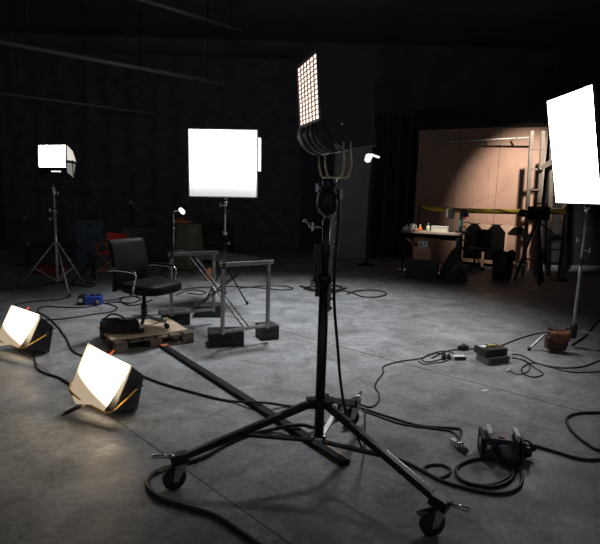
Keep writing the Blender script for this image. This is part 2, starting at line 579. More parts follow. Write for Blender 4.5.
GRD = mat('honeycomb_grid', (0.30, 0.17, 0.13), 0.7, 0, 0.1, 8)
for k in range(nx + 1):
    eg.box((-w2 + HW * k / nx, yy(0.0), 0), (0.007, 0.005, HH))
for k in range(nz_ + 1):
    eg.box((0, yy(0.0), -h2 + HH * k / nz_), (HW, 0.005, 0.0035))
part(lamp, 'honeycomb_grid', eg, GRD)
rim = MB()
for s_ in (-1, 1):
    rim.box((s_ * (w2 + 0.006), yy(0.006), 0), (0.008, 0.016, HH + 0.02))
    rim.box((0, yy(0.006), s_ * (h2 + 0.006)), (HW + 0.024, 0.016, 0.012))
part(lamp, 'front_rim', rim, GREYD)
lip = MB()
lp = [(-0.012, -h2 - 0.016), (-0.016, -h2 - 0.06), (0.0, -h2 - 0.10), (0.03, -h2 - 0.135), (0.075, -h2 - 0.155)]
lip.grid(lambda u, v: (-w2 - 0.01 + (HW + 0.02) * u, yy(lp[int(round(v * 4))][0]), lp[int(round(v * 4))][1]), 6, 4)
for k in (0.25, 0.55, 0.8):
    for a, b in zip(lp[:-1], lp[1:]):
        lip.bar((-w2 + HW * k, yy(a[0] - 0.004), a[1]), (-w2 + HW * k, yy(b[0] - 0.004), b[1]), 0.008, 0.008, (1, 0, 0))
for s_ in (-1, 1):
    lip.prism([(s_ * (w2 + 0.008), yy(y), z) for y, z in lp] + [(s_ * (w2 + 0.008), yy(0.05), -h2 - 0.09), (s_ * (w2 + 0.008), yy(0.02), -h2 - 0.02)], (s_ * 0.004, 0, 0))
part(lamp, 'scoop', lip, mat('satin_grey_metal', (0.03, 0.03, 0.032), 0.55, 0.0, 0.2, 10), solid=0.004)
part(lamp, 'knob', MB().lathe([(0.006, 0), (0.008, 0.004), (0.008, 0.012), (0.004, 0.014)], (w2 + 0.02, yy(0.10), -h2 - 0.03), (1, 0, 0), 12), CHROME)
# yoke hanging from the two sides and meeting over the stand
cl = LB @ (ctr + V((0.032, 0, 1.655)))
yk = MB()
pz = -h2 - 0.09
yc = cl.y
zl = cl.z
yk_pts = [(-w2 - 0.03, yc, pz - 0.045), (-w2 - 0.03, yc, zl + 0.06), (-w2 + 0.0, yc, zl + 0.015), (-w2 + 0.04, yc, zl), (w2 - 0.04, yc, zl), (w2 - 0.0, yc, zl + 0.015), (w2 + 0.03, yc, zl + 0.06), (w2 + 0.03, yc, pz - 0.02)]
for dy in (-0.018, 0.018):
    yk.tube([V(p) + V((0, dy, 0)) for p in yk_pts], 0.0055, 8)
yk.bar(V(yk_pts[3]), V(yk_pts[4]), 0.03, 0.008)
part(lamp, 'yoke', yk, BRASS)
part(lamp, 'spigot', MB().cyl((cl.x, yc, zl - 0.045), (cl.x, yc, zl + 0.012), 0.012, 12), STEEL)
rod = MB().cyl((-w2 - 0.03, yc - 0.0, -h2 - 0.155), (w2 + 0.03, yc, -h2 - 0.15), 0.004, 8)
part(lamp, 'rail', rod, CHROME)


# ------------------------------------------------------------------ generic tripod light stand
def tripod_stand(name, label, base, feet, ztop, zj, zb, r=0.017, mats=(BLACKM, STEEL), knobs=()):
    t = thing(name, label, 'light stand', base)
    base = V(base)
    zmid = zj + (ztop - zj) * 0.55
    part(t, 'column', MB().tube([(0, 0, zb - 0.03), (0, 0, zmid)], r, 14), mats[0])
    part(t, 'riser', MB().tube([(0, 0, zmid - 0.02), (0, 0, ztop)], r * 0.72, 12), mats[1])
    part(t, 'collar', MB().lathe([(r, 0), (r * 1.9, 0.01), (r * 1.9, 0.05), (r, 0.06)], (0, 0, zmid - 0.03)), CHROME)
    part(t, 'collar', MB().lathe([(r, 0), (r * 2.0, 0.01), (r * 2.0, 0.04), (r, 0.05)], (0, 0, zj - 0.025)), mats[0])
    part(t, 'collar', MB().lathe([(r, 0), (r * 1.8, 0.01), (r * 1.8, 0.03), (r, 0.04)], (0, 0, zb - 0.02)), mats[0])
    for z, an in knobs:
        d = V((cos(an), sin(an), 0))
        k = MB().cyl(d * r + V((0, 0, z)), d * (r + 0.045) + V((0, 0, z)), 0.008, 8)
        k.bar(d * (r + 0.05) + V((0, 0, z - 0.025)), d * (r + 0.05) + V((0, 0, z + 0.025)), 0.016, 0.016, d)
        part(t, 'knob', k, CHROME)
    for i, fpt in enumerate(feet):
        o = V(fpt) - base
        o.z = 0.012
        d = V((o.x, o.y, 0)).normalized()
        a = d * (r * 1.8) + V((0, 0, zj))
        lg = MB().tube([a, o], 0.011, 10)
        leg = part(t, 'leg', lg, mats[1] if i == 0 else mats[0])
        part(leg, 'rubber_foot', MB().lathe([(0.014, 0), (0.02, 0.01), (0.016, 0.05)], o + V((0, 0, -0.012))), RUBBER)
        part(t, 'brace', MB().bar(d * (r * 1.6) + V((0, 0, zb)), a.lerp(o, 0.56), 0.02, 0.009), mats[1])
    return t


# left stand
LB0 = gp(65, 290)
lfeet = [gp(19, 288), gp(69.5, 297), gp(85, 285)]
LB0 = sum(lfeet, V((0, 0, 0))) / 3
zt = (dp(57, 184, LB0.y)).z
ls = tripod_stand('light_stand', 'chrome tripod light stand beside the blue socket box, holding the small bright panel', LB0, lfeet, zt,
                  dp(60, 243, LB0.y).z, dp(62, 280, LB0.y).z, 0.02, (TUBE, TUBE),
                  ((dp(58, 219, LB0.y).z, -2.6), (dp(57, 193, LB0.y).z, -0.3), (dp(57, 203, LB0.y).z, -0.6), (dp(57, 210, LB0.y).z, -2.4)))
part(ls, 'sleeve', MB().lathe([(0.02, 0), (0.035, 0.02), (0.03, 0.14), (0.02, 0.16)], (0, 0, zt - 0.17)), CHROME)

# left lamp head: bright front, visible side door
Y0 = LB0.y
a, b, c, d_ = dp(40, 146, Y0 - 0.1), dp(67, 145, Y0 - 0.25), dp(65.5, 167.5, Y0 - 0.25), dp(38.5, 166.5, Y0 - 0.1)
fx = ((b - a) + (c - d_)) / 2
fz = ((a - d_) + (b - c)) / 2
PM = frame((a + b + c + d_) / 4, fx, fz.cross(fx))
pl = thing('studio_light', 'small boxy studio lamp glowing white on the far tripod stand', 'lamp')
pl.matrix_world = PM
W_, H_ = fx.length, fz.length
part(pl, 'diffuser', MB().box((0, 0.004, 0), (W_, 0.008, H_)), E_LEFT)
body = MB()
hw, hh = W_ / 2, H_ / 2
body.hexa([(-hw, 0.01, -hh - 0.11), (hw, 0.01, -hh - 0.11), (hw * 0.85, 0.24, -hh - 0.05), (-hw * 0.85, 0.24, -hh - 0.05)],
          [(-hw, 0.01, hh), (hw, 0.01, hh), (hw * 0.85, 0.24, hh * 0.6), (-hw * 0.85, 0.24, hh * 0.6)])
part(pl, 'housing', body, BLACK, bev=0.006)
ff = MB()
for s in (-1, 1):
    ff.box((s * (hw + 0.006), -0.002, 0), (0.012, 0.03, H_ + 0.02))
    ff.box((0, -0.002, s * (hh + 0.006)), (W_ + 0.02, 0.03, 0.012))
part(pl, 'front_frame', ff, GREYD)
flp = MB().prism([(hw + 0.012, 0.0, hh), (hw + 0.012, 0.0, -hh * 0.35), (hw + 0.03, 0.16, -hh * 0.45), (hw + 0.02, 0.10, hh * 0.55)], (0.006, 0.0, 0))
part(pl, 'glowing_side_flap', flp, mat('glow_painted_flap', (0.8, 0.78, 0.7), 0.6, 0, 0.03, 5, (1.0, 0.94, 0.8), 0.7))  # own glow stands for lamp light falling on the side door
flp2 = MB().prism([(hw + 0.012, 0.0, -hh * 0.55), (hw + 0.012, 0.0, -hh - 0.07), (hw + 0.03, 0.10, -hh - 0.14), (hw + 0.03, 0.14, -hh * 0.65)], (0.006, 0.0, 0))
part(pl, 'glowing_side_flap', flp2, mat('faint_glow_flap', (0.5, 0.5, 0.47), 0.6, 0, 0.05, 5, (1.0, 0.97, 0.9), 0.18))  # weaker painted glow for lamp light on the lower door
part(pl, 'latch', MB().box((hw + 0.02, 0.07, -hh * 0.48), (0.03, 0.17, 0.04)), GREYP)
cp = MB()
for k in range(4):
    cp.box((-hw * 0.05 + k * 0.045, 0.004, -hh - 0.062), (0.03, 0.016, 0.014))
part(pl, 'control_strip', cp, E_STRIP)
lc = PM.inverted() @ V((LB0.x, LB0.y, zt))
ykb = MB()
ykb.tube([(-hw - 0.02, lc.y * 0.5, -hh * 0.3), (-hw - 0.02, lc.y * 0.6, -hh - 0.12), (lc.x - 0.06, lc.y, lc.z + 0.03), (lc.x + 0.06, lc.y, lc.z + 0.03), (hw + 0.04, lc.y * 0.6, -hh - 0.12), (hw + 0.04, lc.y * 0.5, -hh * 0.3)], 0.008, 8)
ykb.cyl((lc.x, lc.y, lc.z - 0.04), (lc.x, lc.y, lc.z + 0.04), 0.014, 10)
part(pl, 'yoke', ykb, BLACKM)


# ------------------------------------------------------------------ square softbox (middle)
MBASE = gp(224.5, 307)
ym = MBASE.y
mfeet = [MBASE + V((0.36 * cos(t), 0.36 * sin(t), 0)) for t in (radians(-88), radians(35), radians(152))]
ztm = dp(224, 204, ym).z
ms = tripod_stand('light_stand', 'slim chrome light stand behind the glass desk, under the square softbox', MBASE, mfeet, ztm, 0.56, 0.2, 0.016, (BLACKM, TUBE),
                  ((dp(224, 205, ym).z, -2.8), (dp(224, 211, ym).z, -0.5), (dp(223, 243, ym).z, -0.3), (dp(223, 262, ym).z, -2.5)))
yf = ym - 0.12
a, b, c, d_ = dp(190, 129, yf), dp(257.5, 130.5, yf), dp(256, 197, yf), dp(188.5, 196, yf)
fx = ((b - a) + (c - d_)) / 2
fz = ((a - d_) + (b - c)) / 2
SM = frame((a + b + c + d_) / 4, fx, fz.cross(fx))
W_, H_ = fx.length, fz.length
hw, hh = W_ / 2, H_ / 2
sb = thing('softbox', 'square white softbox lit from inside on the slim stand', 'softbox')
sb.matrix_world = SM
part(sb, 'diffuser', MB().grid(lambda u, v: (-hw + W_ * u, -0.012 * sin(pi * u) * sin(pi * v), -hh + H_ * v), 12, 12), E_MID, solid=0.004)
bd = MB()
bd.hexa([(-hw, 0.012, -hh), (hw, 0.012, -hh), (hw * 0.4, 0.42, -hh * 0.4), (-hw * 0.4, 0.42, -hh * 0.4)],
        [(-hw, 0.012, hh), (hw, 0.012, hh), (hw * 0.4, 0.42, hh * 0.4), (-hw * 0.4, 0.42, hh * 0.4)])
part(sb, 'shell', bd, FABRICB)
ff = MB()
for s in (-1, 1):
    ff.box((s * (hw + 0.005), 0.004, 0), (0.012, 0.03, H_ + 0.022))
    ff.box((0, 0.004, s * (hh + 0.005)), (W_ + 0.022, 0.03, 0.012))
part(sb, 'border', ff, mat('white_border', (0.6, 0.6, 0.6), 0.7, 0, 0.05, 6))
part(sb, 'glowing_side_flap', MB().prism([(hw + 0.014, 0.02, hh - 0.09), (hw + 0.014, 0.02, hh - 0.52), (hw + 0.05, 0.05, hh - 0.52), (hw + 0.05, 0.05, hh - 0.09)], (0, 0.006, 0)), E_STRIP)  # glowing strip stands for light spilling from the softbox gap
lc = SM.inverted() @ V((MBASE.x, MBASE.y, ztm))
cl_ = MB().lathe([(0.02, 0), (0.035, 0.02), (0.035, 0.07), (0.02, 0.09)], (lc.x, lc.y, lc.z - 0.03))
cl_.box((lc.x, lc.y + 0.07, lc.z + 0.16), (0.05, 0.06, 0.30))
part(sb, 'mount_bracket', cl_, CHROME, bev=0.004)
part(sb, 'lamp_head', MB().lathe([(0.07, 0), (0.12, 0.03), (0.12, 0.2), (0.08, 0.24)], (0, 0.40, 0), (0, 1, 0)), BLACK)

# ------------------------------------------------------------------ tall softbox (right) on a C-stand
RB = gp(571.5, 347)
rf = [gp(529, 350.5), gp(600.5, 352), gp(562, 345)]
yr = RB.y
ztr = dp(580, 207, yr).z
rs = thing('light_stand', 'chrome turtle-base light stand with bent legs, brown bag hung at its foot', 'light stand', RB)
zh = 0.19
part(rs, 'column', MB().tube([(0, 0, 0.10), (0, 0, 0.95)], 0.017, 14), TUBE)
part(rs, 'riser', MB().tube([(0, 0, 0.93), (0, 0, ztr)], 0.0125, 12), TUBE)
part(rs, 'collar', MB().lathe([(0.018, 0), (0.032, 0.01), (0.032, 0.05), (0.018, 0.06)], (0, 0, 0.92)), GREYD)
part(rs, 'collar', MB().lathe([(0.02, 0), (0.036, 0.01), (0.036, 0.15), (0.02, 0.16)], (0, 0, 0.10)), BLACKM)
for z, an in ((dp(578, 228, yr).z, 0.2), (dp(577, 250, yr).z, -0.4), (dp(578, 240, yr).z, 2.8)):
    d = V((cos(an), sin(an), 0))
    k = MB().cyl(d * 0.015 + V((0, 0, z)), d * 0.06 + V((0, 0, z)), 0.008, 8)
    k.bar(d * 0.065 + V((0, 0, z - 0.028)), d * 0.065 + V((0, 0, z + 0.028)), 0.016, 0.014, d)
    part(rs, 'tee_handle', k, CHROME)
for i, fp in enumerate(rf):
    o = fp - RB; o.z = 0
    d = o.normalized(); R = o.length
    zz = zh + 0.02 * i - 0.02
    leg = part(rs, 'leg', MB().tube(smooth_path([d * 0.03 + V((0, 0, zz)), d * (R * 0.4) + V((0, 0, zz)), d * (R * 0.66) + V((0, 0, zz - 0.01)), d * (R * 0.75) + V((0, 0, zz - 0.04)), d * R + V((0, 0, 0.012))], 5), 0.0135, 10), TUBE if i < 2 else BLACKM)
    part(leg, 'rubber_foot', MB().lathe([(0.013, 0), (0.018, 0.008), (0.015, 0.035)], d * R), RUBBER)

yl, yrr = yr + 0.36, yr - 0.50
a, b = dp(547, 101, yl), dp(593, 85, yrr)
c, d_ = dp(602, 203.5, yrr), dp(556.5, 203, yl)
fx = ((b - a) + (c - d_)) / 2
fz = ((a - d_) + (b - c)) / 2
RM = frame((a + b + c + d_) / 4, fx, fz.cross(fx))
W_, H_ = fx.length, fz.length
hw, hh = W_ / 2, H_ / 2
rb = thing('softbox', 'tall rectangular white softbox tilted downward on the turtle-base stand', 'softbox')
rb.matrix_world = RM
part(rb, 'diffuser', MB().grid(lambda u, v: (-hw + W_ * u, -0.015 * sin(pi * u) * sin(pi * v), -hh + H_ * v), 10, 10), E_RIGHT, solid=0.004)
bd = MB()
bd.hexa([(-hw, 0.012, -hh), (hw, 0.012, -hh), (hw * 0.35, 0.38, -hh * 0.3), (-hw * 0.35, 0.38, -hh * 0.3)],
        [(-hw, 0.012, hh), (hw, 0.012, hh), (hw * 0.35, 0.38, hh * 0.3), (-hw * 0.35, 0.38, hh * 0.3)])
part(rb, 'shell', bd, FABRICB)
ff = MB()
for s in (-1, 1):
    ff.box((s * (hw + 0.004), 0.006, 0), (0.010, 0.03, H_ + 0.018))
    ff.box((0, 0.006, s * (hh + 0.004)), (W_ + 0.018, 0.03, 0.010))
part(rb, 'border', ff, GREYD)
lc = RM.inverted() @ V((RB.x, RB.y, ztr))
top = V((0, 0.30, 0))
ar = MB().tube([V(lc) - V((0, 0, 0.04)), V(lc) + V((0, 0, 0.03)), V((lc.x * 0.4, max(lc.y, 0.12) + 0.14, -hh * 0.55)), top], 0.015, 8)
ar.lathe([(0.018, 0), (0.032, 0.01), (0.032, 0.06), (0.018, 0.07)], V(lc) - V((0, 0, 0.05)))
part(rb, 'mount_bracket', ar, CHROME)
part(rb, 'lamp_head', MB().lathe([(0.07, 0), (0.12, 0.03), (0.12, 0.22), (0.08, 0.26)], (0, 0.36, 0), (0, 1, 0)), BLACK)


def sheet_mat(name, hw, hh):
    """diffusion sheet glowing in front of the lamp mouth, fading at its free edges"""
    M = mat(name, (0.7, 0.62, 0.5), 0.6, 0, 0.06, 7, (1.0, 0.72, 0.42), 1.0)
    if M.get('done'):
        return M
    M['done'] = 1
    N, L = M.node_tree.nodes, M.node_tree.links
    b = N['Principled BSDF']
    tc = N.new('ShaderNodeTexCoord')
    sp = N.new('ShaderNodeSeparateXYZ')
    L.new(tc.outputs['Object'], sp.inputs[0])
    def mm(op, a, b_):
        n = N.new('ShaderNodeMath'); n.operation = op
        for i, x in enumerate((a, b_)):
            if isinstance(x, (int, float)): n.inputs[i].default_value = x
            else: L.new(x, n.inputs[i])
        return n.outputs[0]
    def ss(x, a, c):
        n = N.new('ShaderNodeMapRange'); n.interpolation_type = 'SMOOTHSTEP'
        n.inputs['From Min'].default_value = a; n.inputs['From Max'].default_value = c
        L.new(x, n.inputs['Value'])
        return n.outputs['Result']
    x, z = sp.outputs[0], sp.outputs[2]
    low = ss(mm('ADD', z, mm('MULTIPLY', x, 0.25)), -hh * 0.62, -hh * 0.25)
    lef = ss(x, -hw * 1.1, -hw * 0.4)
    rig = ss(mm('MULTIPLY', x, -1.0), -hw * 1.12, -hw * 0.95)
    topp = ss(mm('MULTIPLY', z, -1.0), -hh * 1.12, -hh * 0.9)
    core = mm('MULTIPLY', mm('MULTIPLY', low, lef), mm('MULTIPLY', rig, topp))
    L.new(mm('ADD', mm('MULTIPLY', core, 13.0), 0.42), b.inputs['Emission Strength'])
    return M


# ------------------------------------------------------------------ floor flood lamps with diffusion sheets
def flood(name, label, corners, depths, bodyD, mirror_handle):
    TL, TR, BL = [dp(p[0], p[1], y) for p, y in zip(corners, depths)]
    e = TR - TL
    g = BL - TL
    W, Hh = e.length, 0
    M = frame(TL + e / 2 + g / 2, e, V((0, 1, 0)))
    # Z local = up along the face
    gx = g - e.normalized() * g.dot(e.normalized())
    Hh = gx.length
    z = -gx.normalized()
    y = z.cross(e.normalized())
    if y.dot(V((0, 1, 0))) < 0:
        y = -y
    x = e.normalized()
    M = Matrix.Identity(4)
    c = TL + e / 2 + gx / 2
    for i in range(3):
        M[i][0], M[i][1], M[i][2], M[i][3] = x[i], y[i], z[i], c[i]
    t = thing(name, label, 'lamp')
    t.matrix_world = M
    return t, M, W, Hh


def flood_parts(t, M, W, Hh, D, handle):
    hw, hh = W / 2, Hh / 2
    # black housing wedge behind
    hb = MB()
    hb.hexa([(-hw, 0.02, -hh), (hw, 0.02, -hh), (hw * 0.92, D, -hh * 0.95), (-hw * 0.92, D, -hh * 0.95)],
            [(-hw, 0.02, hh), (hw, 0.02, hh), (hw * 0.92, D * 0.75, hh * 0.62), (-hw * 0.92, D * 0.75, hh * 0.62)])
    part(t, 'housing', hb, BLACK, bev=0.01)
    fins = MB()
    for k in range(5):
        z = -hh * 0.7 + k * hh * 0.3
        fins.box((hw * 0.96 + 0.004, D * 0.5, z), (0.014, D * 0.55, 0.008))
    part(t, 'cooling_fins', fins, GREYD)
    def sh(u, v):
        x = (-hw * 1.06 + W * 1.10 * u) * (0.80 + 0.20 * v) - hw * 0.10 * (1 - v)
        sag = 0.16 * Hh * max(0.0, 1 - abs(u - 0.34) / 0.36) * (1 - v) ** 1.3
        return (x, -0.014 - 0.022 * sin(pi * u) - 0.02 * (1 - v), -hh * 1.04 + Hh * 1.06 * v - sag)
    part(t, 'diffusion_sheet', MB().grid(sh, 24, 24), sheet_mat('warm_diffusion_sheet', hw, hh), solid=0.002)
    # yellow wire yoke round the front of the body
    yk = MB()
    yk.tube(smooth_path([(hw * 0.98 + 0.012, D * 0.55, hh * 0.1), (hw + 0.02, D * 0.2, -hh * 0.45), (hw + 0.012, -0.035, -hh * 0.98), (hw * 0.4, -0.045, -hh * 1.1),
                         (-hw * 0.4, -0.05, -hh * 1.1), (-hw * 0.95, -0.04, -hh * 0.98), (-hw - 0.02, 0.0, -hh * 0.7), (-hw - 0.014, D * 0.45, -hh * 0.1)], 5), 0.006, 8)
    part(t, 'wire_guard', yk, YELLOW)
    part(t, 'knob', MB().lathe([(0.012, 0), (0.018, 0.004), (0.018, 0.02), (0.008, 0.024)], (hw * 0.96, D * 0.55, hh * 0.12), (1, 0, 0), 12), GREYD)
    part(t, 'clip', MB().bar((0.02, -0.02, hh * 1.0), (0.02, 0.0, hh * 1.0 + 0.05), 0.012, 0.012), REDEND)
    if handle:
        hd = MB()
        hd.tube(smooth_path(handle, 4), 0.013, 8)
        part(t, 'taped_handle', hd, TAPEG)


GELX = mat('warm_diffusion_sheet', (0.72, 0.64, 0.5), 0.6, 0, 0.08, 7, (1.0, 0.78, 0.52), 0.42)
t1, M1, W1, H1 = flood('floor_lamp', 'near floor flood lamp with curled diffusion sheet and taped handle, in front of pallet',
                       ((90, 347), (130, 368), (71, 389)), (3.49, 3.26, 3.43), 0.26, True)
i1 = M1.inverted()
flood_parts(t1, M1, W1, H1, 0.25, None)
t2, M2, W2, H2 = flood('floor_lamp', 'farther floor flood lamp with warm white front, beyond the one with the taped handle',
                       ((13, 309), (39, 318), (-1, 340)), (4.73, 4.51, 4.63), 0.26, False)
flood_parts(t2, M2, W2, H2, 0.27, None)
for t_ in (t1, t2):
    zs = []
    for c_ in t_.children:
        zs += [(t_.matrix_world @ v.co).z for v in c_.data.vertices]
    mw = t_.matrix_world.copy()
    mw.translation.z -= min(zs) - 0.002
    t_.matrix_world = mw
i1 = t1.matrix_world.inverted()
hp = [i1 @ V(p) for p in (gp(84, 404.5, 0.075), gp(78, 407, 0.06), gp(70, 411, 0.04), gp(61, 416, 0.014))]
wq = V((-W1 / 2 * 0.95, -0.04, -H1 / 2 * 0.98))
part(t1, 'wire_hook', MB().tube(smooth_path([wq, wq.lerp(hp[0], 0.45) + V((-0.015, -0.02, 0)), hp[0], hp[0].lerp(hp[1], 0.6)], 4), 0.006, 8), YELLOW)
part(t1, 'taped_handle', MB().tube(smooth_path(hp, 4), [0.008] * 3 + [0.015] * 8 + [0.008, 0.004], 8), TAPEG)

# ------------------------------------------------------------------ the batten lying on the floor under the stand
p0, p1 = gp(346, 463, 0.0165), gp(163, 346, 0.0165)
d = (p1 - p0).normalized()
Lb = (p1 - p0).length
bt = thing('timber_batten', 'long dark timber batten with a red end lying under the wheeled stand', 'batten', p0)
part(bt, 'batten', MB().bar((0, 0, 0), p1 - p0, 0.062, 0.034), PLANKM, bev=0.002)
side = d.cross(V((0, 0, 1))).normalized()
part(bt, 'bare_edge', MB().bar(d * 0.002 + side * 0.024 + V((0, 0, 0.0165)), d * 0.26 + side * 0.026 + V((0, 0, 0.0165)), 0.010, 0.003), PLANKE)
part(bt, 'bare_edge', MB().bar(d * 0.03 - side * 0.029 + V((0, 0, -0.008)), d * 0.22 - side * 0.029 + V((0, 0, -0.008)), 0.004, 0.010), mat('yellow_edge', (0.7, 0.42, 0.10), 0.6, 0, 0.2, 12))
part(bt, 'painted_end', MB().bar(d * (Lb - 0.05), d * (Lb + 0.002), 0.059, 0.035), REDEND)
part(bt, 'painted_edge', MB().bar(d * (Lb - 0.7) + side * 0.027 + V((0, 0, 0.0155)), d * (Lb - 0.04) + side * 0.027 + V((0, 0, 0.0155)), 0.006, 0.004), mat('rust_edge', (0.20, 0.06, 0.03), 0.6, 0, 0.5, 18))

# ------------------------------------------------------------------ pallet, chair, bag
pa, pb, pd = gp(116, 354), gp(189, 347), gp(88, 339)
ax = ((pb - pa).normalized() + V((-(pd - pa).y, (pd - pa).x, 0)).normalized() * -1)
ang = atan2((pb - pa).y, (pb - pa).x)
ang2 = atan2((pd - pa).y, (pd - pa).x) - pi / 2
pang = (ang + ang2) / 2
pw, pdp = 0.80, 0.66
pc = pa + V((cos(pang), sin(pang), 0)) * (pw / 2) + V((-sin(pang), cos(pang), 0)) * (pdp / 2)
pal = thing('wooden_pallet', 'low wooden pallet topped with a pale plywood sheet under the office chair', 'pallet', pc, pang)
for k in range(3):
    rn = MB()
    y = -pdp / 2 + 0.05 + k * (pdp - 0.1) / 2
    for x in (-pw / 2 + 0.06, 0, pw / 2 - 0.06):
        rn.box((x, y, 0.055), (0.12, 0.09, 0.07))
    rn.box((0, y, 0.01), (pw, 0.10, 0.02))
    part(pal, 'runner', rn, PALW, bev=0.002)
for k in range(6):
    x = -pw / 2 + 0.055 + k * (pw - 0.11) / 5
    part(pal, 'deck_board', MB().box((x, 0, 0.10), (0.11, pdp, 0.02)), PALW, bev=0.002)
part(pal, 'plywood_sheet', MB().box((-0.03, 0.05, 0.119), (pw - 0.02, pdp - 0.06, 0.018)), PLY, bev=0.002)
PT = 0.128

# office chair
cb = gp(144.5, 327, PT)
ch = thing('office_chair', 'black leather office chair with chrome arms on the wooden pallet', 'chair', cb, radians(-28))
# local +X is the direction the chair faces
for k in range(5):
    t = 2 * pi * k / 5 + 0.35
    d = V((cos(t), sin(t), 0))
    sp = MB().bar(d * 0.02 + V((0, 0, 0.115)), d * 0.24 + V((0, 0, 0.075)), 0.04, 0.028)
    lg = part(ch, 'leg', sp, CHROME, bev=0.006)
    wl = MB()
    axw = V((-sin(t + 0.6), cos(t + 0.6), 0))
    for s in (-1, 1):
        wl.lathe([(0.008, -0.009), (0.027, -0.008), (0.027, 0.008), (0.008, 0.009)], d * 0.25 + V((0, 0, 0.028)) + axw * (s * 0.016), axw, 16)
    part(lg, 'caster', wl, RUBBER)
    part(lg, 'caster_stem', MB().cyl(d * 0.238 + V((0, 0, 0.03)), d * 0.238 + V((0, 0, 0.085)), 0.011, 8), CHROME)
part(ch, 'gas_lift', MB().tube([(0, 0, 0.09), (0, 0, 0.24), (0, 0, 0.241), (0, 0, 0.40)], [0.033, 0.033, 0.02, 0.02], 14), BLACK)
mech = MB().box((0.0, 0, 0.395), (0.22, 0.13, 0.04))
mech.tube([(0.02, -0.06, 0.39), (0.02, -0.22, 0.385)], 0.007, 8)
part(ch, 'tilt_mechanism', mech, BLACK, bev=0.006)


def pad(w, d, t, n=10, crown=0.02, e=4.0):
    """rounded upholstered slab in XY, thickness in Z"""
    mb = MB()
    rows = []
    lev = [(0.0, 0.90), (0.15, 0.985), (0.5, 1.0), (0.85, 0.985), (1.0, 0.90), (1.06, 0.6), (1.09, 0.25)]
    seg = 32
    vs, fs = [], []
    for h, s in lev:
        for k in range(seg):
            a = 2 * pi * k / seg
            ca, sa = cos(a), sin(a)
            r = (abs(ca) ** e + abs(sa) ** e) ** (-1 / e)
            vs.append(V((ca * r * w / 2 * s, sa * r * d / 2 * s, -t / 2 + t * h)))
    for i in range(len(lev) - 1):
        for k in range(seg):
            k2 = (k + 1) % seg
            fs.append((i * seg + k, i * seg + k2, (i + 1) * seg + k2, (i + 1) * seg + k))
    fs.append(list(range(seg))[::-1])
    fs.append([(len(lev) - 1) * seg + k for k in range(seg)])
    return mb.add(vs, fs, True)


part(ch, 'seat', pad(0.52, 0.52, 0.10).xf(Matrix.Translation((0.11, 0, 0.45))), LEATHER)


def backpad(u, v, side):
    w = 0.50 - 0.04 * v
    y = (u - 0.5) * w
    z = 0.40 + 0.53 * v
    x = -0.20 - 0.065 * v + 0.03 * sin(pi * v) - 0.02 * (1 - (2 * u - 1) ** 2) + 0.02 * (2 * u - 1) ** 2
    edge = min(u, 1 - u, v, 1 - v)
    th = 0.012 + 0.022 * min(1, edge / 0.12)
    return (x + th * side, y, z)


bkm = MB()
n = 14
vs = [V(backpad(i / n, j / n, 1)) for j in range(n + 1) for i in range(n + 1)] + [V(backpad(i / n, j / n, -1)) for j in range(n + 1) for i in range(n + 1)]
K = (n + 1) ** 2
fs = []
for j in range(n):
    for i in range(n):
        q = (j * (n + 1) + i, j * (n + 1) + i + 1, (j + 1) * (n + 1) + i + 1, (j + 1) * (n + 1) + i)
        fs.append(q); fs.append(tuple(K + x for x in q[::-1]))
bord = [i for i in range(n + 1)] + [j * (n + 1) + n for j in range(1, n + 1)] + [n * (n + 1) + i for i in range(n - 1, -1, -1)] + [j * (n + 1) for j in range(n - 1, 0, -1)]
for k in range(len(bord)):
    a, b = bord[k], bord[(k + 1) % len(bord)]
    fs.append((a, b, K + b, K + a))
bkm.add(vs, fs, True)
part(ch, 'backrest', bkm, LEATHER)
for s in (-1, 1):
    y = s * 0.285
    am = MB().tube(smooth_path([(-0.23, y * 0.9, 0.615), (-0.15, y, 0.635), (0.0, y, 0.64), (0.15, y, 0.635), (0.185, y, 0.60), (0.17, y, 0.53), (0.14, y * 0.97, 0.44), (0.08, y * 0.6, 0.40)], 5), 0.011, 10)
    arm = part(ch, 'armrest', am, CHROME)
    part(arm, 'arm_pad', MB().tube(smooth_path([(-0.22, y * 0.95, 0.63), (-0.1, y, 0.648), (0.08, y, 0.650), (0.15, y, 0.645)], 4), 0.013, 10, flat=1.2), LEATHER)

# tool bag
bg0 = gp(120, 332, PT)
bag = thing('tool_bag', 'black soft tool bag with a loop handle on the pallet', 'bag', bg0, radians(12))
bl, bw, bh = 0.39, 0.16, 0.14
bb = MB()
vs, fs = [], []
secs = 9
for i in range(secs):
    u = i / (secs - 1)
    x = -bl / 2 + bl * u
    sag = 0.012 * sin(5 * u + 1)
    for (yy_, zz_) in ((-1, 0.0), (-1.05, 0.5), (-0.85, 0.85), (-0.25, 1.0), (0.25, 1.0), (0.85, 0.85), (1.05, 0.5), (1, 0.0)):
        vs.append(V((x, yy_ * bw / 2, zz_ * (bh + sag) - (0.02 * zz_ if u in (0, 1) else 0))))
for i in range(secs - 1):
    for k in range(8):
        k2 = (k + 1) % 8
        fs.append((i * 8 + k, i * 8 + k2, (i + 1) * 8 + k2, (i + 1) * 8 + k))
fs.append(list(range(8))); fs.append([(secs - 1) * 8 + k for k in range(8)])
bb.add(vs, fs, True)
part(bag, 'body', bb, FABRICB, sub=1)
part(bag, 'handle', MB().tube(smooth_path([(-0.16, -0.03, bh - 0.02), (-0.12, -0.03, bh + 0.03), (-0.06, -0.02, bh + 0.055), (0.02, -0.02, bh + 0.03), (0.06, -0.03, bh - 0.01)], 5), 0.009, 8), FABRICB)
part(bag, 'zip', MB().bar((-bl / 2 + 0.02, 0, bh + 0.006), (bl / 2 - 0.02, 0, bh + 0.006), 0.02, 0.008), GREYD)
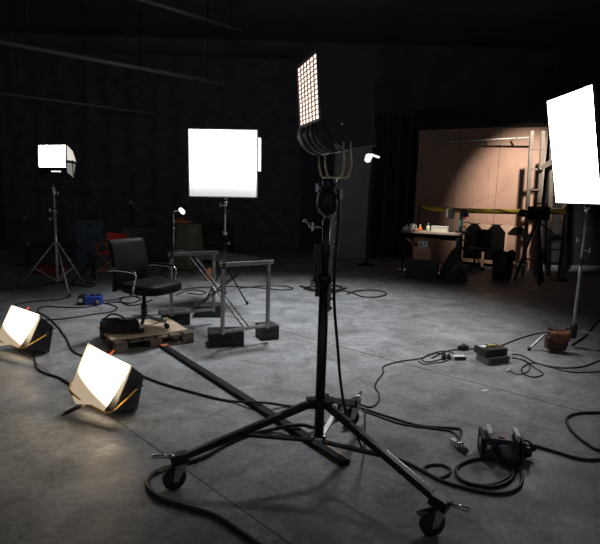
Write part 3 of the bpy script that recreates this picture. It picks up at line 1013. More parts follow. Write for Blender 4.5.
part(bag, 'pocket', MB().box((0.0, -bw / 2 - 0.012, 0.055), (0.3, 0.02, 0.08)), FABRICB, bev=0.008)

# ------------------------------------------------------------------ desk on four black boxes
BH = 0.15
def bx_at(px, py): return gp(px, py)
nA, nB = gp(222.5, 334.5, BH), gp(267.5, 328, BH)       # near frame posts
fA, fB = gp(171.5, 316, BH), gp(213.5, 311.5, BH)    # far frame posts
cen = (nA + nB + fA + fB) / 4
desk = thing('desk', 'steel trestle desk with smoked glass top, raised on four black boxes', 'desk', V((cen.x, cen.y, 0)))
c0 = V((cen.x, cen.y, 0))
zt_ = dp(222, 264.5, nA.y).z
ends = []
for (A, B) in ((nA, nB), (fA, fB)):
    a, b = A - c0, B - c0
    d = (b - a).normalized()
    for q in (a, b):
        part(desk, 'leg', MB().bar(V((q.x, q.y, BH)), V((q.x, q.y, zt_ - 0.02)), 0.034, 0.034, d), STEEL, bev=0.003)
    part(desk, 'top_rail', MB().bar(V((a.x, a.y, zt_)) - d * 0.04, V((b.x, b.y, zt_)) + d * 0.05, 0.05, 0.04), STEEL, bev=0.004)
    part(desk, 'bottom_rail', MB().bar(V((a.x, a.y, BH + 0.03)), V((b.x, b.y, BH + 0.03)), 0.03, 0.03), STEEL, bev=0.003)
    mid = (a + b) / 2
    for k in (0.5,):
        jb = MB().lathe([(0.012, 0), (0.02, 0.004), (0.02, 0.012), (0.01, 0.016)], V((mid.x, mid.y, zt_ - 0.05)), (0, -1, 0), 10)
    part(desk, 'bracket', MB().box(V((a.x, a.y, zt_ - 0.01)), (0.06, 0.06, 0.06)), GREYD)
    ends.append((mid, d))
(m0, d0), (m1, d1) = ends
for off in (-0.03, 0.03):
    part(desk, 'cross_brace', MB().tube([V((m0.x, m0.y, BH + 0.05)) + d0 * off, V((m1.x, m1.y, zt_ - 0.04)) + d1 * off], 0.008, 8), STEEL)
    part(desk, 'cross_brace', MB().tube([V((m1.x, m1.y, BH + 0.05)) + d1 * off * 0.6, V((m0.x, m0.y, zt_ - 0.04)) + d0 * off * 0.6], 0.008, 8), BLACKM)
# thin dark glass top, overhanging
la = (m1 - m0).normalized()
pts = []
for (q, sgn_l, sgn_d, dd) in ((nA - c0, -0.02, -0.02, d0), (nB - c0, -0.02, 0.03, d0), (fB - c0, 0.16, 0.03, d1), (fA - c0, 0.22, -0.06, d1)):
    p = q + la * sgn_l + dd * sgn_d
    pts.append(V((p.x, p.y, zt_ + 0.021)))
GL = mat('smoked_glass_top', (0.006, 0.006, 0.007), 0.3, 0, 0.05, 2, alpha=0.32, spec=0.06)
part(desk, 'glass_top', MB().prism(pts, (0, 0, 0.010)), GL)
boxes = []
for (p, sx, sy, rz, nm) in ((gp(225.5, 343.5, 0), 0.36, 0.25, 14, 'near black riser box under the front corner of the desk, largest looking of four'),
                            (gp(267, 337, 0), 0.20, 0.22, 25, 'black riser box under the desk leg at its clear outer end'),
                            (gp(174, 323.5, 0), 0.33, 0.27, 25, 'black riser box between the pallet and the far desk frame'),
                            (gp(208.5, 315.5, 0), 0.34, 0.22, 8, 'black riser box at the rear, under the farthest desk leg')):
    t = thing('riser_box', nm, 'box', p, radians(rz), 'black boxes raising the desk')
    part(t, 'box', MB().box((0, 0, BH / 2), (sx, sy, BH - 0.002)), BOXB, bev=0.004)
    part(t, 'hand_slot', MB().prism([(-0.05, -sy / 2 - 0.0005, 0.085), (0.05, -sy / 2 - 0.0005, 0.085), (0.05, -sy / 2 - 0.0005, 0.11), (-0.05, -sy / 2 - 0.0005, 0.11)], (0, -0.001, 0)), DRAPR)

# ------------------------------------------------------------------ director's chair
dc0 = gp(112.5, 272)
dc = thing('director_chair', 'folding wooden director chair with red canvas back behind the office chair', 'chair', dc0, radians(-15))
dc.scale = (0.87, 0.87, 0.87)
for s in (-1, 1):
    x = s * 0.26
    part(dc, 'post', MB().bar((x, 0.16, 0.42), (x, 0.22, 0.88), 0.03, 0.022), CHAIRW)
    part(dc, 'arm', MB().bar((x, -0.22, 0.63), (x, 0.22, 0.63), 0.05, 0.022), CHAIRW)
    part(dc, 'runner', MB().bar((x, -0.24, 0.02), (x, 0.24, 0.02), 0.03, 0.035), CHAIRW)
    part(dc, 'post', MB().bar((x, -0.16, 0.42), (x, -0.16, 0.62), 0.03, 0.022), CHAIRW)
    part(dc, 'seat_rail', MB().bar((x, -0.22, 0.43), (x, 0.22, 0.43), 0.03, 0.03), CHAIRW)
for y in (-0.18, 0.18):
    part(dc, 'leg', MB().bar((-0.26, y, 0.03), (0.26, y, 0.42), 0.03, 0.02, (0, 1, 0)), CHAIRW)
    part(dc, 'leg', MB().bar((0.26, y + 0.025, 0.03), (-0.26, y + 0.025, 0.42), 0.03, 0.02, (0, 1, 0)), CHAIRW)
part(dc, 'seat', MB().grid(lambda u, v: (-0.26 + 0.52 * u, -0.2 + 0.4 * v, 0.447 - 0.03 * sin(pi * u)), 8, 4), REDC, solid=0.006)
part(dc, 'backrest', MB().grid(lambda u, v: (-0.27 + 0.54 * u, 0.19 + 0.04 * v + 0.03 * sin(pi * u), 0.68 + 0.19 * v - 0.02 * sin(pi * u) * v), 10, 4), REDC, solid=0.006)

# ------------------------------------------------------------------ cables
def cable(label, pix, r=0.009, z=None, name='cable', extra=None, cat='cable', group=None, ends=None):
    pts = []
    for p in pix:
        if len(p) == 2:
            pts.append(gp(p[0], p[1], (z if z is not None else r)))
        else:
            pts.append(gp(p[0], p[1], p[2]))
    if extra: pts = extra(pts)
    path = smooth_path(pts, 6)
    o = MB().tube(path, r, 8).build(name, CABLE, loc=pts[0])
    tag(o, label, cat, group or 'black cables lying across the floor')
    return o


cable('thick black cable curling round the caster at the bottom edge of the floor',
      [(520, 640), (380, 610), (290, 566), (240, 532), (215, 516), (190, 508), (163, 500), (149, 489), (148, 479), (158, 471), (178, 464.5), (203, 457), (226, 444), (250, 434), (274, 429, 0.02), (288, 426, 0.052), (303, 425, 0.052), (318, 427, 0.02), (345, 414)], 0.014)
cable('long cable crossing the floor from the flood lamps to the wheeled stand',
      [(38, 312), (47, 317), (57, 326), (66, 338), (70, 347), (76, 353), (90, 358), (112, 365), (132, 371), (155, 381), (181, 389), (215, 398), (235, 401.5, 0.012), (252, 402, 0.046), (268, 403, 0.046), (285, 405.5, 0.012), (307, 407), (335, 407), (352, 409)], 0.010)
cable('cable running from the wheeled stand to the small inline connector',
      [(341, 404), (352, 406), (365, 409), (390, 417), (420, 425.5), (452, 428), (461, 430), (460, 437), (458, 444)], 0.008)
cable('doubled cable lying just beside the one to the inline connector',
      [(362, 410), (378, 416), (402, 424), (430, 428), (450, 431), (457, 436), (459, 444)], 0.007)
cable('zigzag cable from the wheeled stand up to the power strip',
      [(342, 402), (356, 403), (370, 407), (378, 402), (379, 394), (375, 385), (383, 373), (384, 366), (402, 361), (420, 358.5), (436, 353), (448, 356)], 0.007)
cable('cable through the small plug to the turtle-base stand',
      [(432, 358), (444, 352), (456, 349.5), (466, 349), (482, 348.5), (497, 347), (510, 342), (524, 337), (540, 333), (552, 333)], 0.007)
cable('cable looped beside the power strip',
      [(455, 356), (442, 359), (428, 362), (422, 359), (430, 354), (444, 351), (454, 354), (446, 361), (434, 363), (424, 364), (418, 361)], 0.006)
cable('cable leaving the stacked ballasts and running under the tall softbox',
      [(512, 354), (522, 355.5), (534, 362), (548, 366), (566, 368), (585, 366), (604, 359), (640, 350), (700, 352)], 0.007)
cable('second cable leaving the ballasts with a wide curl on the floor',
      [(512, 358), (524, 360), (535, 368), (543, 374), (534, 377), (524, 374), (522, 368), (532, 363), (550, 367), (572, 372), (602, 371), (650, 362), (710, 362)], 0.006)
cable('thin cable ending in a white plug beside the ballasts',
      [(510, 371), (518, 374.5), (527, 372), (530, 366), (524, 361), (513, 357)], 0.005)
cable('cable from the distribution box out past the floor edge, straight lower run',
      [(524, 443), (540, 447), (557, 452), (583, 459), (612, 458), (680, 450), (760, 452)], 0.010)
cable('cable hooking back in a wide bend beyond the distribution box',
      [(760, 420), (680, 414), (610, 412.5), (590, 412.5), (577, 413.5), (567, 418), (569, 427), (577, 436), (588, 444), (606, 451), (690, 458), (770, 470)], 0.010)
cable('cable coiled in wide rings in front of the distribution box',
      [(512, 452), (517, 462), (512, 474), (495, 484), (475, 485), (459, 478), (457, 468), (468, 461), (484, 459), (502, 463), (513, 472), (509, 481), (492, 487), (472, 484)], 0.010)
cable('cable running along the wheeled leg to the distribution box coils',
      [(392, 457), (408, 463), (425, 472), (440, 480), (462, 487), (485, 492), (505, 493), (519, 487), (522, 476), (517, 462), (511, 452)], 0.010)
cable('small loose cable ring beside the wheeled leg',
      [(441, 478), (449, 474), (450, 469), (442, 465), (431, 465), (424, 468), (427, 473), (437, 478), (455, 486)], 0.008)
cable('cable ring lying alone on the floor behind the main stand',
      [(333, 291), (345, 291), (353, 293), (362, 296.5), (376, 297), (386, 294.5), (383, 291.5), (370, 290), (356, 291), (347, 294)], 0.011)
cable('dark cable coil heap behind the main stand column',
      [(300, 286), (312, 289), (326, 291), (342, 289), (336, 285.5), (318, 286), (304, 288), (316, 291), (334, 292), (346, 288)], 0.016)
cable('cable stretched behind the desk toward the main stand',
      [(160, 291), (185, 289), (205, 287), (235, 286.5), (262, 288), (282, 290), (293, 288.5), (284, 286), (262, 286), (240, 288)], 0.010)
cable('small cable loop under the glass desk',
      [(188, 293), (200, 294.5), (206, 292.5), (197, 290), (186, 291), (176, 295)], 0.009)
cable('cable snaking away behind the tall turtle-base stand',
      [(572, 345), (584, 337), (592, 328), (603, 317), (625, 306), (650, 302)], 0.010)
cable('cable crossing the floor edge past the tripod feet of the chrome stand',
      [(-90, 300), (-40, 293), (15, 289), (38, 287), (52, 283), (66, 283), (88, 287), (94, 284), (80, 281)], 0.009)
cable('cable curving from the tripod foot toward the farther flood lamp',
      [(69, 297), (58, 299.5), (36, 301), (22, 303), (15, 306), (24, 311), (38, 313)], 0.009)
cable('cable from the blue socket box along the floor, upper line',
      [(102, 302), (92, 306), (79, 307.5), (60, 307), (46, 306.5), (38, 309), (40, 316)], 0.009)
cable('cable from the blue socket box along the floor, lower line',
      [(103, 303), (112, 305), (117, 307.5), (112, 311.5), (95, 314), (76, 317), (60, 319), (44, 320)], 0.009)
cable('cable from the blue socket box toward the chair',
      [(103, 301), (114, 300), (124, 297), (136, 296), (146, 293), (158, 292)], 0.010)
cable('tangled cable between the blue socket box and the pallet',
      [(106, 303), (118, 302), (131, 303), (141, 299), (131, 296), (120, 300), (128, 305), (140, 304), (152, 300)], 0.010)
cable('cable from the back of the farther flood lamp to the nearer one',
      [(34, 354), (35, 362), (38, 369), (48, 374), (60, 378), (72, 385), (85, 391)], 0.010)

# power lead hanging down the main column
pts = [ctr + V((0.05, -0.05, 1.60)), ctr + V((0.06, -0.04, 1.45)), ctr + V((0.05, -0.03, 1.2)), ctr + V((0.055, -0.02, 1.0)), ctr + V((0.085, 0.0, 0.75)), ctr + V((0.11, 0.02, 0.55)), ctr + V((0.15, 0.05, 0.36)), ctr + V((0.22, 0.14, 0.2)), ctr + V((0.30, 0.30, 0.012)), gp(365, 410, 0.008)]
o = MB().tube(smooth_path(pts, 6), 0.008, 8).build('power_lead', CABLE, loc=pts[0])
tag(o, 'black power lead hanging down the column of the wheeled stand', 'cable')

# inline connector
ic0 = gp(459, 449)
ic = thing('inline_connector', 'small inline connector with a metal ring at the end of a cable', 'connector', ic0, 0.3)
part(ic, 'body', MB().tube([(0, -0.07, 0.022), (0, 0.03, 0.022)], 0.020, 12), GREYP)
part(ic, 'ring', MB().lathe([(0.02, 0), (0.026, 0.005), (0.026, 0.03), (0.02, 0.035)], (0, -0.02, 0.026), (0, 1, 0), 14), CHROME)
part(ic, 'plug', MB().box((0, 0.055, 0.02), (0.036, 0.05, 0.036)), WHITEP, bev=0.004)

# distribution box
db0 = gp(499.5, 456.5)
db = thing('distribution_box', 'black rubber power distribution box with two grey handles and a blue socket', 'power box', db0, radians(-12))
db.scale = (0.84, 0.84, 0.84)
bx = MB().hexa([(-0.13, -0.09, 0.01), (0.13, -0.09, 0.01), (0.13, 0.10, 0.01), (-0.13, 0.10, 0.01)],
               [(-0.12, -0.05, 0.155), (0.12, -0.05, 0.155), (0.12, 0.09, 0.155), (-0.12, 0.09, 0.155)])
part(db, 'housing', bx, BLACK, bev=0.008)
for s in (-1, 1):
    part(db, 'bumper', MB().box((s * 0.135, 0.0, 0.085), (0.024, 0.2, 0.17)), RUBBER, bev=0.006)
for x in (-0.085, 0.105):
    hm = MB().bar((x, -0.055, 0.16), (x, -0.055, 0.19), 0.035, 0.012).bar((x, 0.08, 0.16), (x, 0.08, 0.19), 0.035, 0.012)
    hm.bar((x, -0.06, 0.195), (x, 0.085, 0.195), 0.034, 0.012)
    part(db, 'handle', hm, mat('pale_grey_handle', (0.65, 0.65, 0.62), 0.5, 0, 0.1, 9), bev=0.003)
sk = MB().lathe([(0.045, 0), (0.046, 0.03), (0.04, 0.05), (0.02, 0.052)], (-0.0, -0.075, 0.085), (0, -1, 0.25), 20)
skt = part(db, 'socket', sk, NAVY)
part(skt, 'socket_lid', MB().lathe([(0.043, 0), (0.043, 0.006), (0.02, 0.01)], (0.018, -0.128, 0.108), (0.3, -1, 0.35), 18), GREYP)
s2 = MB().lathe([(0.034, 0), (0.034, 0.05), (0.028, 0.055), (0.012, 0.056)], (0.055, -0.08, 0.05), (0.15, -1, -0.05), 18)
part(db, 'socket', s2, GREYD)
s3 = MB().lathe([(0.035, 0), (0.037, 0.05), (0.03, 0.06), (0.012, 0.062)], (0.145, -0.03, 0.08), (1, -0.1, 0), 18)
s3.lathe([(0.035, 0), (0.037, 0.06), (0.02, 0.10), (0.012, 0.11)], (0.145, 0.05, 0.07), (1, 0, 0), 18)
part(db, 'plug', s3, BLACK)
part(db, 'hoop_guard', MB().tube(smooth_path([(0.14, -0.02, 0.16), (0.18, -0.04, 0.16), (0.20, -0.05, 0.12), (0.19, -0.05, 0.07), (0.16, -0.04, 0.03)], 4), 0.008, 8), RUBBER)
part(db, 'rating_plate', MB().box((-0.149, -0.03, 0.12), (0.003, 0.05, 0.045)), WHITEP)
part(db, 'rating_plate', MB().box((-0.095, -0.0795, 0.10), (0.026, 0.003, 0.032), Matrix.Rotation(0.25, 3, 'X')), WHITEP)
part(db, 'indicator', MB().box((0.0, -0.01, 0.158), (0.04, 0.025, 0.01)), mat('dull_red', (0.25, 0.04, 0.03), 0.5, 0, 0.1, 9))

# ballasts
ba0 = gp(492.5, 361.5)
for k, (z, dx, mtl, lab) in enumerate(((0.0, 0.0, mat('mid_grey_case', (0.14, 0.14, 0.15), 0.5, 0, 0.15, 9), 'grey metal ballast box lying on the floor, lower of the stacked pair'),
                                       (0.0732, -0.02, BLACKM, 'dark ballast box with yellow sticker, on top of the stacked pair'))):
    t = thing('ballast_box', lab, 'ballast', ba0 + V((dx, 0.02 * k, z)), radians(20))
    t.scale = (0.86, 0.86, 0.86)
    part(t, 'case', MB().box((0, 0, 0.043), (0.30, 0.21, 0.082)), mtl, bev=0.005)
    part(t, 'end_panel', MB().box((0.1515, 0, 0.043), (0.003, 0.19, 0.066)), BLACK)
    part(t, 'end_panel', MB().box((-0.1515, 0, 0.043), (0.003, 0.195, 0.072)), mat('lit_side_grey_panel', (0.30, 0.30, 0.32), 0.5, 0, 0.1, 9) if k == 0 else GREYD)  # lower box's left end painted lighter, as if lit from that side
    fn = MB()
    for j in range(6):
        fn.box((-0.10 + j * 0.04, -0.1065, 0.043), (0.022, 0.004, 0.055))
    part(t, 'vent', fn, BLACK)
    soc = MB()
    for y in (-0.05, 0.04):
        soc.lathe([(0.02, 0), (0.02, 0.025), (0.012, 0.035), (0.01, 0.05)], (0.15, y, 0.043), (1, 0, 0), 12)
    part(t, 'connector', soc, BLACK)
    if k == 1:
        part(t, 'sticker', MB().box((0.06, 0.05, 0.0855), (0.09, 0.06, 0.001)), mat('yellow_sticker', (0.6, 0.5, 0.08), 0.6, 0, 0.2, 20))
        part(t, 'handle', MB().tube(smooth_path([(-0.08, -0.03, 0.083), (-0.08, -0.03, 0.105), (0.02, -0.03, 0.105), (0.02, -0.03, 0.083)], 3), 0.007, 8), GREYP)
        part(t, 'label_panel', MB().box((-0.08, 0.04, 0.0855), (0.09, 0.08, 0.001)), WHITEP)

# power strip
ps0 = gp(458.5, 359.5)
ps = thing('power_strip', 'white power strip with black plugs in it, next to the ballasts', 'power strip', ps0, radians(8))
ps.scale = (0.8, 0.8, 0.8)
part(ps, 'body', MB().box((0, 0, 0.026), (0.16, 0.07, 0.05)), WHITEP, bev=0.005)
part(ps, 'front_panel', MB().box((0.008, -0.0365, 0.023), (0.145, 0.004, 0.042)), BLACK)
pg = MB()
for x, y in ((-0.12, 0.02), (-0.17, 0.05), (-0.20, 0.0)):
    pg.box((x, y, 0.025), (0.035, 0.045, 0.05)).cyl((x, y, 0.05), (x + 0.01, y + 0.01, 0.07), 0.012, 8)
part(ps, 'plug', pg, BLACK, bev=0.004)
pgs = gp(463, 350)
t = thing('cable_plug', 'black round cable coupling on the floor behind the power strip', 'plug', pgs, 0.15)
part(t, 'body', MB().tube([(-0.06, 0, 0.03), (-0.03, 0, 0.03), (0.03, 0, 0.03), (0.06, 0, 0.03)], [0.014, 0.03, 0.03, 0.014], 12), BLACK)
part(t, 'flange', MB().lathe([(0.03, 0), (0.036, 0.003), (0.036, 0.012), (0.03, 0.015)], (0.0, 0, 0.036), (1, 0, 0), 14), RUBBER)
wp = gp(508.5, 371.5)
t = thing('cable_plug', 'small white plug on bare floor in front of the ballasts', 'plug', wp, 0.9)
part(t, 'body', MB().tube([(-0.03, 0, 0.014), (0.0, 0, 0.014), (0.03, 0, 0.014)], [0.008, 0.016, 0.016], 10), WHITEP)
part(t, 'ring', MB().lathe([(0.016, 0), (0.018, 0.002), (0.018, 0.008), (0.016, 0.01)], (0.0, 0, 0.018), (1, 0, 0), 10), WHITEP)
t = thing('floor_tape', 'small scrap of white tape stuck on the floor', 'tape', gp(485, 390.5), 0.3)
part(t, 'tape', MB().box((0, 0, 0.0015), (0.06, 0.025, 0.003)), WHITEP)

# blue socket box
bb0 = gp(92, 304)
t = thing('socket_box', 'blue and black power socket box on the floor beside the chrome tripod', 'power box', bb0, radians(10))
part(t, 'housing', MB().box((0, 0, 0.06), (0.27, 0.16, 0.12)), BLUEP, bev=0.01)
part(t, 'end_cap', MB().box((-0.12, -0.005, 0.065), (0.09, 0.18, 0.132)), BLACK, bev=0.008)
part(t, 'socket_lid', MB().lathe([(0.03, 0), (0.03, 0.02), (0.018, 0.025)], (0.02, -0.03, 0.12), (0, 0, 1), 12), BLACK)
part(t, 'socket_lid', MB().lathe([(0.03, 0), (0.03, 0.02), (0.018, 0.025)], (0.09, 0.0, 0.12), (0, 0, 1), 12), BLACK)
part(t, 'plug', MB().lathe([(0.026, 0), (0.028, 0.04), (0.018, 0.06), (0.010, 0.10)], (0.08, -0.08, 0.05), (0.35, -1, -0.1), 12), GREYP)
part(t, 'rating_plate', MB().box((-0.125, -0.097, 0.07), (0.05, 0.003, 0.05)), WHITEP)

# leather bag hung on the turtle stand leg
lb0 = gp(555, 351)
t = thing('leather_bag', 'brown leather ballast bag hanging on the bent leg of the turtle-base stand', 'bag', V((lb0.x, lb0.y - 0.03, 0.02)), radians(3))
t.scale = (0.82, 0.82, 0.88)
vs, fs = [], []
rows = [(0.0, 0.85, 0.5), (0.06, 1.0, 0.9), (0.14, 1.0, 1.0), (0.20, 0.96, 0.75), (0.235, 0.9, 0.4)]
for z, sx, sy in rows:
    for k in range(20):
        a = 2 * pi * k / 20
        e_ = (abs(cos(a)) ** 4 + abs(sin(a)) ** 4) ** -0.25
        vs.append(V((cos(a) * e_ * 0.125 * sx, sin(a) * e_ * 0.075 * sy, z)))
for i in range(len(rows) - 1):
    for k in range(20):
        k2 = (k + 1) % 20
        fs.append((i * 20 + k, i * 20 + k2, (i + 1) * 20 + k2, (i + 1) * 20 + k))
fs.append(list(range(20))); fs.append([80 + k for k in range(20)])
m_ = MB().add(vs, fs, True)
part(t, 'body', m_, mat('dark_brown_leather', (0.085, 0.045, 0.026), 0.65, 0, 0.35, 16, bump=0.15))
part(t, 'flap', MB().grid(lambda u, v: (-0.12 + 0.24 * u + (0.012 if u < .5 else -0.012) * v, -0.03 - 0.058 * sin(pi / 2 * min(1, v * 1.6)) - 0.004, 0.24 - 0.10 * v * v - (0.025 * sin(pi * u) * v)), 10, 8), BROWNL, solid=0.006)
part(t, 'strap', MB().tube(smooth_path([(-0.12, 0, 0.17), (-0.14, 0.01, 0.22), (-0.12, 0.04, 0.255), (0.0, 0.06, 0.225), (0.11, 0.05, 0.235), (0.12, 0, 0.2)], 4), 0.009, 8, flat=1.6), BROWNL)
part(t, 'side_pouch', MB().box((-0.135, -0.01, 0.10), (0.05, 0.09, 0.15)), mat('dark_brown_leather', (0, 0, 0)), bev=0.015)

# ------------------------------------------------------------------ background, left side
# lit lamp on slim stand, draped drum, cases
sy_ = 9.2
p = gp(173.5, 276)
p = V((dp(173.5, 230, sy_).x, sy_, 0))
t = thing('light_stand', 'thin black light stand beside the cloth-draped drum, holding a tiny lit lamp', 'light stand', p)
ztop_ = dp(175, 213, sy_).z
part(t, 'column', MB().tube([(0, 0, 0.2), (0, 0, ztop_)], 0.018, 10), STEEL)
for a_ in (0.4, 2.5, 4.6):
    part(t, 'leg', MB().tube([(0.02 * cos(a_), 0.02 * sin(a_), 0.55), (0.4 * cos(a_), 0.4 * sin(a_), 0.012)], 0.010, 8), BLACKM)
part(t, 'collar', MB().lathe([(0.02, 0), (0.035, 0.01), (0.035, 0.05), (0.02, 0.06)], (0, 0, 0.9)), CHROME)
part(t, 'collar', MB().lathe([(0.02, 0), (0.04, 0.01), (0.04, 0.05), (0.02, 0.06)], (0, 0, 0.52)), BLACKM)
pq = dp(182, 211, sy_) - V((0, 0.0, 0))
lt = thing('spot_lamp', 'tiny round lit lamp on the thin stand beside the draped drum', 'lamp', pq)
oo = p + V((0, 0, ztop_)) - pq
part(lt, 'housing', MB().lathe([(0.03, 0.0), (0.07, 0.05), (0.075, 0.14), (0.05, 0.19), (0.02, 0.2)], (0, 0.01, 0), (0.35, 1, 0.1), 16), BLACK)
part(lt, 'lens', MB().lathe([(0.052, 0), (0.052, 0.006), (0.02, 0.012)], (0.0, 0.0, 0), (-0.2, -1, -0.15), 16, sx=0.8, sy=1.3), E_SPOT)
part(lt, 'bracket', MB().tube([oo, oo + V((0, 0, 0.03)), V((0.0, 0.1, 0.0))], 0.010, 8), STEEL)

dy = 10.3
dpz = dp(186, 223, dy)
dr0 = V((dpz.x, dy, 0))
t = thing('draped_drum', 'drum-shaped table covered with a hanging tan cloth', 'table', dr0)
hd_ = dpz.z
part(t, 'drum', MB().lathe([(0.25, 0), (0.27, 0.02), (0.27, hd_ - 0.04), (0.25, hd_ - 0.02)], seg=24), PALW)
seg = 48
vs, fs = [], []
for j, (r_, z_) in enumerate(((0.0, hd_ + 0.01), (0.27, hd_ + 0.008), (0.31, hd_ - 0.03), (0.33, hd_ * 0.6), (0.36, 0.06))):
    for k in range(seg):
        a_ = 2 * pi * k / seg
        rr = r_ * (1 + (0.05 * sin(a_ * 9) if j > 2 else 0))
        vs.append(V((rr * cos(a_), rr * sin(a_), z_)))
for j in range(4):
    for k in range(seg):
        k2 = (k + 1) % seg
        fs.append((j * seg + k, j * seg + k2, (j + 1) * seg + k2, (j + 1) * seg + k))
part(t, 'cloth', MB().add(vs, fs, True), CLOTHT)
t = thing('tool_tray', 'small orange tray lying on top of the draped drum', 'tray', dr0 + V((-0.05, -0.1, hd_ + 0.012)))
part(t, 'tray', MB().hexa([(-0.15, -0.06, 0), (0.15, -0.06, 0), (0.15, 0.06, 0), (-0.15, 0.06, 0)], [(-0.17, -0.08, 0.035), (0.17, -0.08, 0.035), (0.17, 0.08, 0.035), (-0.17, 0.08, 0.035)]), ORANGE)
part(t, 'handle', MB().tube(smooth_path([(-0.1, 0, 0.03), (-0.08, 0, 0.07), (0.02, 0, 0.07), (0.05, 0, 0.03)], 3), 0.01, 8), ORANGE)

g0 = V((dp(150, 250, 11.2).x, 11.2, 0))
t = thing('covered_case', 'low case under a grey cloth next to the draped drum', 'case', g0)
part(t, 'case', MB().box((0, 0, 0.38), (1.0, 0.45, 0.70)).box((-0.4, -0.15, 0.015), (0.1, 0.1, 0.03)).box((0.4, -0.15, 0.015), (0.1, 0.1, 0.03)).box((-0.4, 0.15, 0.015), (0.1, 0.1, 0.03)).box((0.4, 0.15, 0.015), (0.1, 0.1, 0.03)), GREYD)
part(t, 'cloth', MB().grid(lambda u, v: (-0.53 + 1.06 * u, -0.26 if v < .5 else -0.26 + (v - .5) * 1.04, (0.10 + 0.68 * v * 2 if v < .5 else 0.78) + 0.012 * sin(14 * u)), 24, 12), CLOTHG, solid=0.008)

t0 = V((dp(212, 245, 11.4).x, 11.4, 0))
t = thing('flight_case', 'black wheeled flight case behind the glass desk', 'case', t0)
part(t, 'case', MB().box((0, 0, 0.46), (0.95, 0.6, 0.70)), FABRICB, bev=0.02)
part(t, 'lid', MB().box((0, 0, 0.855), (0.97, 0.62, 0.08)), FABRICB, bev=0.02)
for x in (-0.4, 0.4):
    part(t, 'caster', MB().lathe([(0.02, -0.02), (0.055, -0.02), (0.055, 0.02), (0.02, 0.02)], (x, -0.2, 0.055), (0, 1, 0), 14).lathe([(0.02, -0.02), (0.055, -0.02), (0.055, 0.02), (0.02, 0.02)], (x, 0.2, 0.055), (0, 1, 0), 14), RUBBER)
part(t, 'handle', MB().tube([(-0.1, -0.31, 0.5), (-0.1, -0.34, 0.5), (0.1, -0.34, 0.5), (0.1, -0.31, 0.5)], 0.012, 8), STEEL)

for k, (px, py, z0, lab) in enumerate(((94, 262, 0.0, 'slate blue plastic crate at the bottom of the dark stack by the wall'),
                                       (94, 262, 0.31, 'slate blue plastic crate in the middle of the dark stack by the wall'),
                                       (94, 262, 0.62, 'slate blue plastic crate on top of the dark stack by the wall'))):
    c = V((dp(px, py, 11.0).x, 11.0, z0))
    t = thing('plastic_crate', lab, 'crate', c, 0.05 * (k - 1), 'slate blue crates stacked by the far wall')
    part(t, 'body', MB().hexa([(-0.27, -0.18, 0.002), (0.27, -0.18, 0.002), (0.27, 0.18, 0.002), (-0.27, 0.18, 0.002)], [(-0.3, -0.2, 0.29), (0.3, -0.2, 0.29), (0.3, 0.2, 0.29), (-0.3, 0.2, 0.29)]), CRATE)
    part(t, 'rim', MB().box((0, 0, 0.292), (0.63, 0.43, 0.03)), CRATE)
    part(t, 'handle', MB().box((0, -0.20, 0.2), (0.12, 0.01, 0.04)), BLACK)

# slim pole stand behind director chair, and another at the far left
for px, ptop, yv, lab in ((131.5, 201, 10.6, 'bare dark pole stand rising behind the red director chair'), (27, 217, 10.2, 'bare dark pole stand beyond the chrome tripod at the far wall')):
    b0 = dp(px, 240, yv)
    t = thing('pole_stand', lab, 'stand', V((b0.x, yv, 0)))
    zz = dp(px, ptop, yv).z
    part(t, 'column', MB().tube([(0, 0, 0.05), (0, 0, zz)], 0.02, 10), BLACKM)
    part(t, 'base', MB().lathe([(0.25, 0), (0.25, 0.02), (0.05, 0.05), (0.03, 0.07)], seg=24), BLACK)
    part(t, 'clamp', MB().box((0.0, -0.01, zz - 0.03), (0.06, 0.05, 0.08)), GREYP)
    part(t, 'clamp', MB().box((0.02, -0.01, zz * 0.45), (0.08, 0.06, 0.09)), GREYP)

# red sandbag and tripod odds by the left stand
rb0 = gp(48, 275)
t = thing('sandbag', 'dull red sandbag slumped behind the chrome tripod stand', 'bag', rb0)
part(t, 'body', pad(0.55, 0.3, 0.15, e=3).xf(Matrix.Translation((0, 0.1, 0.078))), mat('dull_red_canvas', (0.20, 0.03, 0.018), 0.85, 0, 0.3, 9))
part(t, 'strap', MB().tube(smooth_path([(-0.15, 0.05, 0.15), (-0.08, 0.05, 0.20), (0.08, 0.05, 0.20), (0.15, 0.05, 0.15)], 4), 0.012, 8), FABRICB)
k0 = gp(92, 282)
t = thing('folded_tripod', 'folded black tripod leaning low by the chrome light stand', 'tripod', k0)
q0, q1 = gp(72, 285, 0.03) - k0, dp(92, 261, k0.y + 0.2) - k0
part(t, 'leg', MB().tube([q0, q1], 0.028, 8), BLACK)
part(t, 'leg', MB().tube([V((0.03, 0.05, 0.03)), q1 + V((0.02, 0.02, 0))], 0.02, 8), BLACK)
part(t, 'leg', MB().tube([V((-0.1, 0.25, 0.03)), q1 + V((0.0, 0.04, 0))], 0.02, 8), BLACK)
part(t, 'head', MB().box(q1 + V((0, 0, 0.04)), (0.12, 0.12, 0.1)), BLACK, bev=0.02)
ob = gp(202, 272)
t = thing('orange_canister', 'small orange canister on the floor behind the glass desk', 'canister', V((dp(209, 262, 9.0).x, 9.0, 0)))
t.scale = (0.65, 0.65, 0.65)
part(t, 'body', MB().lathe([(0.10, 0.0), (0.11, 0.02), (0.11, 0.28), (0.05, 0.33), (0.04, 0.36)], seg=18), mat('worn_orange', (0.36, 0.13, 0.05), 0.6, 0, 0.3, 9))
part(t, 'cap', MB().lathe([(0.045, 0), (0.045, 0.04), (0.02, 0.045)], (0, 0, 0.36), seg=12), BLACK)

